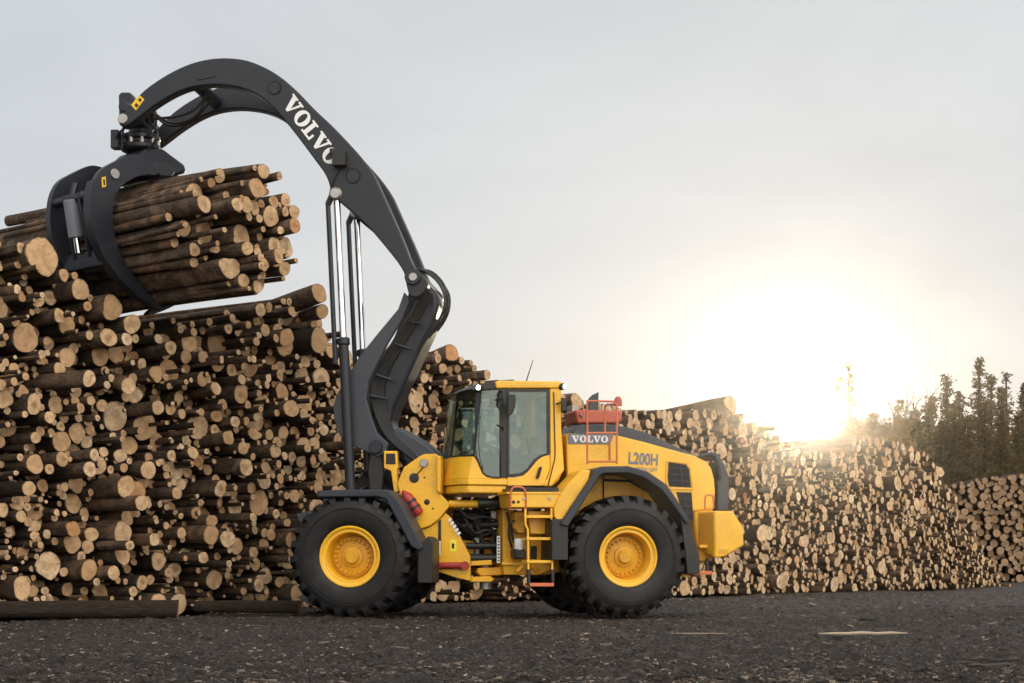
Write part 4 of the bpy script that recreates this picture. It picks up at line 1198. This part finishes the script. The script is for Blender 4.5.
# counterweight
PA = [(714.5, 511), (733, 511), (743, 526.5), (744.5, 545.5), (725, 557), (714.5, 558.5)]
PB = [(700, 511), (733, 511), (743, 526.5), (744.5, 545.5), (725, 557), (700, 550)]
b = MB()
pa, pb_ = RF.poly(PA, -1.2), RF.poly(PB, -.78)
pb2 = [(pb_[0][0], pa[0][1]), pa[1], pa[2], pa[3], pa[4], (pb_[0][0], pb_[5][1])]
b.loft([[RF.P(u, -1.2, z) for u, z in pa], [RF.P(u, -.76, z) for u, z in pb2], [RF.P(u, .76, z) for u, z in pb2], [RF.P(u, 1.2, z) for u, z in pa]])
CW = b.build('counterweight', YEL, ROOT, .03, seg=3)
prism_part('tie_down_recess', RF, [(718, 549.5), (730, 549), (727, 553.5), (718, 553.5)], -1.2, -1.204, -1.19, YELD, CW, .004)
prism_part('rear_bracket', RF, [(695, 545), (711, 545.5), (711, 561), (697, 561)], -.8, -.86, -.6, YELD)
prism_part('rear_bracket_lip', RF, [(695, 545), (711, 545), (711, 548), (695, 548)], -.8, -1.0, -.6, YEL, None, .004)
prism_part('rear_step', RF, [(688, 571), (711, 571), (712, 574.5), (688, 575)], -1.15, -1.2, -.9, ORANGE, None, .006)
prism_part('rear_step_arm', RF, [(681, 572), (690, 572), (690, 577), (681, 577)], -1.1, -1.12, -.8, YEL, None, .006)
prism_part('step_hanger', RF, [(705, 558), (708, 558), (708, 571), (705, 571)], -1.0, -1.05, -1.0, BLACK, None, .004)
hose(RF, [(705, 509, -1.1), (705, 497, -1.1), (706.5, 495, -1.1), (712, 495, -1.1), (713.5, 497, -1.1), (713.5, 508, -1.1)], 0, .014, ROOT, 'handrail', ORANGE)
# radiator guard hoop at the tail
go = [(697, 456), (711, 452), (716, 453.5), (724, 464.5), (728, 478), (727.5, 510)]
gi = [(699, 458.5), (710, 455.8), (714, 457), (719, 467), (720, 481), (715.5, 483), (716, 510)]
b = MB()
P = RF.poly([(697.5, 455.5), (711, 452), (716.5, 453.3), (724, 464.5), (728, 478), (727.5, 510.5), (716.5, 510.5), (716.5, 482), (720, 480), (718.5, 468), (713.5, 457), (709, 455.6), (699, 458.6)], -.70)
for w0, w1 in ((.62, .74), (-.74, -.62)):
    b = MB(); b.prism(RF, P, w0, w1); RG = b.build('radiator_guard', GREYL, ROOT, .02)
uu = RF.at(722, 480, -.7)
b = MB(); b.box(RF, uu[0] - .06, uu[0] + .06, -.6, .6, RF.at(722, 510, -.7)[1], RF.at(722, 462, -.7)[1]); b.build('radiator_screen', DARKIN, RG, .01)
for py in (485, 492, 499): disc_on(RF, 718.5, py, -.74, .016, BLACK, 'bolt', RG, .01)

#@@GRAPPLE
C0 = FF.P(-5.29, 0, 0)
BB = Vector((math.cos(AL), math.sin(AL), 0))
GF = Frame(C0, BB, -A)       # u: across the logs, w: along the logs (away from the cut ends), z up
zp = lambda py: CAMH + (HY - py) * C0.y / FPX
GR = MB()
GR.lathe([(.0, zp(152)), (.27, zp(152)), (.30, zp(150)), (.30, zp(146)), (.26, zp(145)), (.26, zp(142)), (.30, zp(141)), (.30, zp(137)), (.24, zp(135)), (.17, zp(134)), (.17, zp(124)), (.22, zp(123)), (.22, zp(117)), (0, zp(116))], C0, (0, 0, 1), 28)
GRP = GR.build('grapple', GREY, ROOT, .008)
b = MB()
for k in range(10):
    t = 2 * math.pi * k / 10; b.lathe([(.03, zp(147)), (.03, zp(139))], C0 + Vector((math.cos(t), math.sin(t), 0)) * .27, (0, 0, 1), 6)
b.build('flange_bolt', STEEL, GRP)
b = MB(); b.prism(FF, FF.poly([(119.5, 96), (122, 93), (131, 93), (133.5, 97), (133, 120), (120, 120)], -.25), -.30, -.1); b.build('swivel_plate', GREY, GRP, .02)
b = MB(); b.tube([FF.P(-5.29, -.72, zp(119)), FF.P(-5.29, .72, zp(119))], .085, 14); b.prism(FF, [(-5.45, zp(130)), (-5.12, zp(130)), (-5.14, zp(112)), (-5.42, zp(112))], -.28, .28); b.build('hanger_yoke', GREY, GRP, .02)
b = MB(); u, z = FF.at(150, 116, 0); b.box(FF, u - .22, u + .05, -.2, .2, z - .12, z + .12); b.tube([FF.P(u - .1, -.25, z), FF.P(u + .15, -.25, z)], .07, 10); b.build('hydraulic_motor', BLACK, GRP, .02)
for q in ([(142, 120, -.3), (130, 124, -.5), (117, 134, -.4), (116, 142, -.35), (122, 150, -.3)], [(148, 120, -.2), (158, 130, -.3), (156, 140, -.35), (148, 150, -.3)], [(128, 118, -.5), (122, 130, -.55), (124, 146, -.4)], [(150, 110, .0), (156, 118, -.2), (152, 132, -.3), (146, 136, -.3)]):
    hose(FF, q, 0, .018, GRP)
b = MB(); u, z = FF.at(116, 140, -.3); b.box(FF, u - .06, u + .06, -.38, -.22, z - .14, z + .14); b.build('hose_block', GREY, GRP, .015)
# head casting
HEADW = .56
sN = -.62                              # near tine plane (w is along -A)
b = MB()
col = [(132, 152), (150, 152), (158, 158), (172, 168), (174, 176), (160, 180), (146, 174), (130, 176), (110, 176), (112, 168), (124, 160)]
b.prism(GF, GF.poly(col, 0), -.34, .34); b.build('grapple_head', GREY, GRP, .05, seg=3)
TINE = [(114, 162), (101, 169), (94.5, 180), (91.5, 192), (90.5, 210), (94, 234), (104, 257), (118, 277), (138, 296), (161.5, 310.5), (162.5, 307), (146, 291), (127, 267), (116.5, 243), (112.5, 220.6), (113.5, 200), (119, 188.6), (131, 179), (146, 174), (158, 176), (160, 168), (148, 157), (134, 153), (124, 157)]
tz = GF.poly(TINE, sN); tzs = chaikin(tz, 2)
for w0, w1 in ((sN, sN + .10), (.44, .54)):
    b = MB(); b.prism(GF, tzs, w0, w1); o = b.build('grapple_tine', GREY, GRP, .018)
    if w0 == sN: tine_n = o
prism_part('warning_sticker', GF, [(101.5, 177.5), (105.5, 176.5), (106, 186.5), (102, 187.5)], sN, sN - .004, sN + .01, DECY, tine_n, 0)
prism_part('sticker_mark', GF, [(102.8, 179.5), (104.6, 179), (105, 185), (103.4, 185.5)], sN, sN - .007, sN - .002, BLACK, tine_n, 0)
disc_on(GF, 114.5, 174, sN, .075, STEEL, 'tine_pin', tine_n, .03)
# edge flange plates of the tine
b = MB()
eo = tz[2:10]
b.loft([[GF.P(u, sN - .03, z), GF.P(u, sN + .16, z), GF.P(u - .02, sN + .16, z), GF.P(u - .02, sN - .03, z)] for u, z in eo]); b.build('tine_flange', GREY, GRP)
for j, r in ((3, .07), (6, .07)):
    b = MB(); u, z = tz[j]; b.tube([GF.P(u + .1, sN + .08, z), GF.P(u + .1, .46, z)], r, 12); b.build('tine_crossbar', GREY, GRP)
u, z = tz[6]; u2, z2 = tz[3]
b = MB(); b.box(GF, u + .02, u + .12, sN + .1, .44, z - .1, z + .14); b.build('tine_web', GREY, GRP, .01)
b = MB()
for w in (-.25, .12):
    b.prism(GF, [(u2 + .02, z2 + .05), (u2 + .18, z2 + .12), (u + .14, z + .05), (u + .0, z + .05)], w, w + .05)
b.build('tine_rib', GREY, GRP, .01)
pc0, pc1 = GF.pp(71, 200, -.02), GF.pp(76.5, 238, -.02)
b = MB(); b.tube([pc0, pc1], .115, 18); gc = b.build('grapple_cylinder', LGREY, GRP, .015)
b = MB(); b.tube([pc1, pc1 + (pc1 - pc0).normalized() * .22], .05, 12); b.build('piston_rod', CHROME, gc)
b = MB(); b.tube([pc0, pc0 + (pc0 - pc1).normalized() * .25 + GF.e * .12], .05, 8); b.build('cylinder_mount', GREY, gc)
# top plate between the tines
b = MB(); b.loft([[GF.pp(110, 165, -.3), GF.pp(100, 172, -.3), GF.pp(103, 178, -.3), GF.pp(116, 172, -.3)], [GF.pp(112, 168, .5), GF.pp(101, 176, .5), GF.pp(104, 182, .5), GF.pp(116, 176, .5)]]); b.build('top_plate', GREY, GRP, .02)
# opposite jaw, reaching round from the other side
uc = .0
b = MB(); b.prism(GF, [(2 * uc - u_, z_ - .02) for u_, z_ in tzs], -.12, 0.0); b.build('grapple_tine', GREY, GRP, .018)
b = MB(); b.tube([GF.pp(146, 168, -.5), GF.pp(146, 168, .5)], .11, 14); b.prism(GF, GF.poly([(154, 163), (163, 163), (173, 172), (170, 178), (158, 177), (152, 170)], -.5), -.56, .5); b.build('jaw_pivot', GREY, GRP, .02)

# logs in the grapple -----------------------------------------------------------
rg = random.Random(21)
ZB = 5.42
circ = []
tin = [(tz[10][0] + 1.3, tz[10][1] + .12)] + tz[10:17]
def seg_side(u, z, r):
    for (a0, b0), (a1, b1) in zip(tin, tin[1:]):
        L = math.hypot(a1 - a0, b1 - b0)
        cr = ((a1 - a0) * (z - b0) - (b1 - b0) * (u - a0)) / L
        t = ((u - a0) * (a1 - a0) + (z - b0) * (b1 - b0)) / L / L
        if -.3 < t < 1.3 and abs(cr) < r + .02: return False
        if -.05 < t < 1.05 and cr > -(r + .02): return False
    return True
def inside(u, z, r): return seg_side(u, z, r) and (u / (.90 - r)) ** 2 + ((z - ZB) / (.97 - r)) ** 2 < 1
for r_lo, r_hi, n in ((.14, .18, 8), (.09, .13, 26), (.055, .085, 90), (.035, .05, 70)):
    for k in range(n):
        for _ in range(400):
            r = rg.uniform(r_lo, r_hi); u = rg.uniform(-.85, .85); z = ZB + rg.uniform(-.95, .95)
            if inside(u, z, r) and all((u - c[0]) ** 2 + (z - c[1]) ** 2 > ((r + c[2]) * .98) ** 2 for c in circ):
                circ.append((u, z, r)); break
for k, (u, z, r) in enumerate(circ):
    rnd = random.Random(500 + k)
    s = rnd.gauss(2.55, .24) - .75 * max(0, -u) - .15 * max(0, u)
    s = min(s, 2.85)
    ln = rnd.uniform(5.2, 6.1) if r > .08 else rnd.uniform(4.4, 5.8)
    ax_ = (A + BB * rnd.gauss(0, .012) + Vector((0, 0, rnd.gauss(0, .012)))).normalized()
    tn = (rnd.uniform(.15, .74), rnd.random(), rnd.random())
    tn = (tn[0], tn[1], rnd.uniform(.6, 1))
    size = 'thick' if r > .145 else 'medium' if r > .095 else 'slim' if r > .062 else 'very thin'
    where = 'top' if z > ZB + .45 else 'bottom' if z < ZB - .45 else 'middle'
    edge = 'outer side' if u > .35 else 'near side' if u < -.35 else 'core'
    end = C0 + BB * u + A * s + Vector((0, 0, z))
    log_thing(end, ax_, ln, r, rnd, tn, f'{size} {end_word(tn[0])} ended log, {where} {edge} of the bundle in the grapple', 'logs held in the grapple', bend=.06)

#@@TREES
# ------------------------------------------------------------------ trees and bank
def conifer(px, pytop, Y, name, label, seed, w=.2, sparse=0.0, m=NEEDLE, base=0.12, group='trees behind the far stacks'):
    rnd = random.Random(seed)
    x = (px - CX) / FPX * Y; h = CAMH + (HY - pytop) / FPX * Y
    root = empty(name, (x, Y, 0)); tag(root, label, 'tree', group)
    t = MB(); lean = rnd.gauss(0, .012)
    t.tube([Vector((x + lean * h * k / 5, Y, h * k / 5 * .98)) for k in range(6)], [h * .016 * (1 - .17 * k) + .015 for k in range(6)], 7)
    c = MB()
    z = h * base
    while z < h * .99:
        f = (z / h - base) / (1 - base)
        reach = h * w * (1 - f) ** 1.05 * rnd.uniform(.6, 1.25) + .14
        nb = rnd.randint(6, 9)
        for k in range(nb):
            if rnd.random() < sparse: continue
            a = rnd.uniform(0, 6.283); L = reach * rnd.uniform(.5, 1.15)
            d = Vector((math.cos(a), math.sin(a), 0)); droop = rnd.uniform(-.05, .45) * (1 - f) - .25 * f
            o = Vector((x + lean * z, Y, z))
            if L > 1.0: t.tube([o, o + d * L * .8 + Vector((0, 0, -droop * L * .8))], [.025, .008], 4)
            n = max(4, int(L * 17))
            for q in range(n):
                s = (q + rnd.random()) / n
                s = .15 + .85 * s
                p = o + d * L * s + Vector((0, 0, -droop * L * s * s))
                sz = (.15 + .16 * (1 - s)) * rnd.uniform(.7, 1.5)
                for _ in range(2):
                    e = Vector((rnd.gauss(0, 1) + d.x, rnd.gauss(0, 1) + d.y, rnd.gauss(-.3, .6))).normalized()
                    g_ = Vector((rnd.gauss(0, 1), rnd.gauss(0, 1), rnd.gauss(0, 1))).cross(e).normalized()
                    q0 = p + Vector((rnd.gauss(0, .09), rnd.gauss(0, .09), rnd.gauss(0, .08)))
                    tv = min(1, max(0, rnd.gauss(.45, .25)))
                    c.add([q0 - g_ * sz * .28, q0 + e * sz * .6 + g_ * sz * .12, q0 + e * sz * 1.1, q0 + g_ * sz * .28], [(0, 1, 2, 3)], 0, (tv, tv, tv))
        z += h * rnd.uniform(.018, .034) * (1 + sparse)
    t.build('trunk', TRUNK, root); c.build('crown', m, root, smooth=False)
def broadleaf(px, pytop, Y, name, label, seed, leaves=1.0, spread=.3, m=LEAF, group='trees behind the far stacks'):
    rnd = random.Random(seed)
    x = (px - CX) / FPX * Y; h = CAMH + (HY - pytop) / FPX * Y
    root = empty(name, (x, Y, 0)); tag(root, label, 'tree', group)
    t, c = MB(), MB()
    def grow(p, d, L, r, depth):
        q = p + d * L
        mid = (p + q) / 2 + Vector((rnd.gauss(0, .04), rnd.gauss(0, .04), 0)) * L
        t.tube([p, mid, q], [r, r * .82, r * .62], 5 if depth else 7)
        if leaves and depth >= 2:
            for _ in range(int(9 * leaves)):
                pp_ = p.lerp(q, rnd.random()) + Vector((rnd.gauss(0, .28), rnd.gauss(0, .28), rnd.gauss(0, .25)))
                sz = rnd.uniform(.12, .28); e = Vector((rnd.gauss(0, 1), rnd.gauss(0, 1), rnd.gauss(0, 1))).normalized(); g_ = e.orthogonal()
                tv = rnd.random()
                c.add([pp_, pp_ + e * sz * .5 + g_ * sz * .35, pp_ + e * sz, pp_ + e * sz * .5 - g_ * sz * .35], [(0, 1, 2, 3)], 0, (tv, tv, tv))
        if depth < 4:
            for k in range(rnd.randint(2, 4) if depth else 5):
                s = rnd.uniform(.45, 1.0); a = rnd.uniform(0, 6.28)
                nd = (d + Vector((math.cos(a), math.sin(a), rnd.uniform(0, .4))) * spread * rnd.uniform(.8, 1.8)).normalized()
                grow(p.lerp(q, s), nd, L * rnd.uniform(.42, .62), r * .5, depth + 1)
    grow(Vector((x, Y, 0)), Vector((0, 0, 1)), h * .52, h * .014, 0)
    t.build('trunk', TRUNK, root)
    if c.v: c.build('crown', m, root, smooth=False)
TREES = [(936, 396, 86, .16, 'pointed conifer between the bushy one and the second tallest'), (955, 404, 73, .2, 'near wide conifer right behind the far stack'), (985, 400, 74, .19, 'near wide conifer in front of the tallest one'), (1020, 396, 90, .16, 'pointed conifer half hidden behind the outermost tall one'), (920, 418, 75, .2, 'near low conifer where the young trees end'), (968, 414, 72, .24, 'lowest bushy conifer above the middle of the far stack'), (1000, 420, 71, .24, 'low bushy conifer above the outer end of the far stack'), (900, 420, 88, .16, 'low pointed conifer in the haze behind the birch'), (948, 372, 80, .17, 'tall dark conifer, broad at the base, second from the tallest'), (977, 358, 79, .16, 'tallest dark conifer with a ragged double top above the far stack'), (1003, 388, 83, .17, 'dark conifer just beyond the tallest one'),
         (1026, 380, 77, .17, 'outermost tall dark conifer above the dry bank'), (928, 402, 77, .2, 'bushy conifer below the bare birch'), (962, 392, 86, .2, 'dense conifer filling the gap between the two tallest'), (990, 376, 88, .15, 'narrow conifer standing behind the tallest one'),
         (1014, 412, 75, .22, 'low wide conifer in front of the outermost tall one'), (872, 414, 78, .16, 'small dark conifer nearest the sun among the young trees'), (912, 410, 82, .15, 'narrow young conifer just beyond the bare birch'), (886, 424, 76, .2, 'low bushy conifer among the yellow brush'), (940, 424, 74, .24, 'low dense conifer at the edge of the far stack')]
for k, (px, py, Y, w, lab) in enumerate(TREES):
    conifer(px, py, Y, 'conifer_tree', lab, 40 + k, w, .05)
conifer(850, 362, 82, 'slender_conifer_tree', 'very thin tall conifer standing beside the setting sun', 60, .055, .25, base=.3)
conifer(841, 378, 85, 'slender_conifer_tree', 'thin conifer half lost in the glare of the sun', 61, .06, .3, base=.3)
conifer(897, 396, 83, 'slender_conifer_tree', 'small thin conifer left standing before the bare birch', 62, .08, .2, base=.25)
conifer(1008, 372, 91, 'slender_conifer_tree', 'thin sparse conifer rising between the tall dark ones', 63, .07, .3, base=.3)
broadleaf(906, 358, 86, 'bare_birch_tree', 'leafless birch with fine twigs rising over the brush', 70, 0, .34)
for k, (px, py, Y, lab) in enumerate(((858, 418, 80, 'golden leafed bush tree next to the sun glare'), (875, 408, 83, 'yellowish young tree between the sun and the birch'), (892, 420, 77, 'low yellow brush tree in front of the bare birch'), (915, 414, 80, 'sparse yellow young tree beside the bushy conifer'), (838, 412, 86, 'pale young tree directly beneath the slender conifers'), (880, 430, 74, 'broad low brush tree behind the end of the long stack'), (905, 432, 72, 'small yellow brush tree nearest the end of the long stack'), (862, 432, 75, 'low leafy brush tree behind the sunlit stack top'))):
    broadleaf(px, py, Y, 'young_tree', lab, 80 + k, 2.4, .42)
# dry bank behind
b = MB(); n = 40; vs, fs = [], []
for j, (yy, hh) in enumerate(((76, 0), (80, .5), (86, 1), (94, 1), (100, .6))):
    for i in range(n):
        x = 14 + 70 * i / (n - 1)
        z = hh * (1.6 + 3.4 * min(1, max(0, (x - 18) / 8))) * (1 + .1 * noise.noise((x * .12, yy * .1, 0))) - .2
        vs.append((x, yy, z))
for j in range(4):
    for i in range(n - 1): fs.append((j * n + i, j * n + i + 1, (j + 1) * n + i + 1, (j + 1) * n + i))
b.add(vs, fs); tag(b.build('hill', HILLM, origin=(60, 120, 0)), kind='structure')

# ------------------------------------------------------------------ haze
HAZE = .00014
def f_haze(bb, p, out):
    for l in list(out.inputs[0].links): bb.nt.links.remove(l)
    v = bb.n('ShaderNodeVolumePrincipled')
    v.inputs['Color'].default_value = (1, .93, .82, 1)
    v.inputs['Density'].default_value = HAZE
    v.inputs['Anisotropy'].default_value = .96
    bb.l(v.outputs[0], out.inputs['Volume'])
HZ = mat('haze_air', f_haze)
b = MB(); FW = Frame((0, 0, 0), (1, 0, 0), (0, 1, 0))
b.box(FW, -60, 90, -6, 102, -1.5, 15.0)
tag(b.build('haze', HZ, smooth=False), 'thin warm haze hanging in the air towards the low sun', 'haze', kind='stuff')
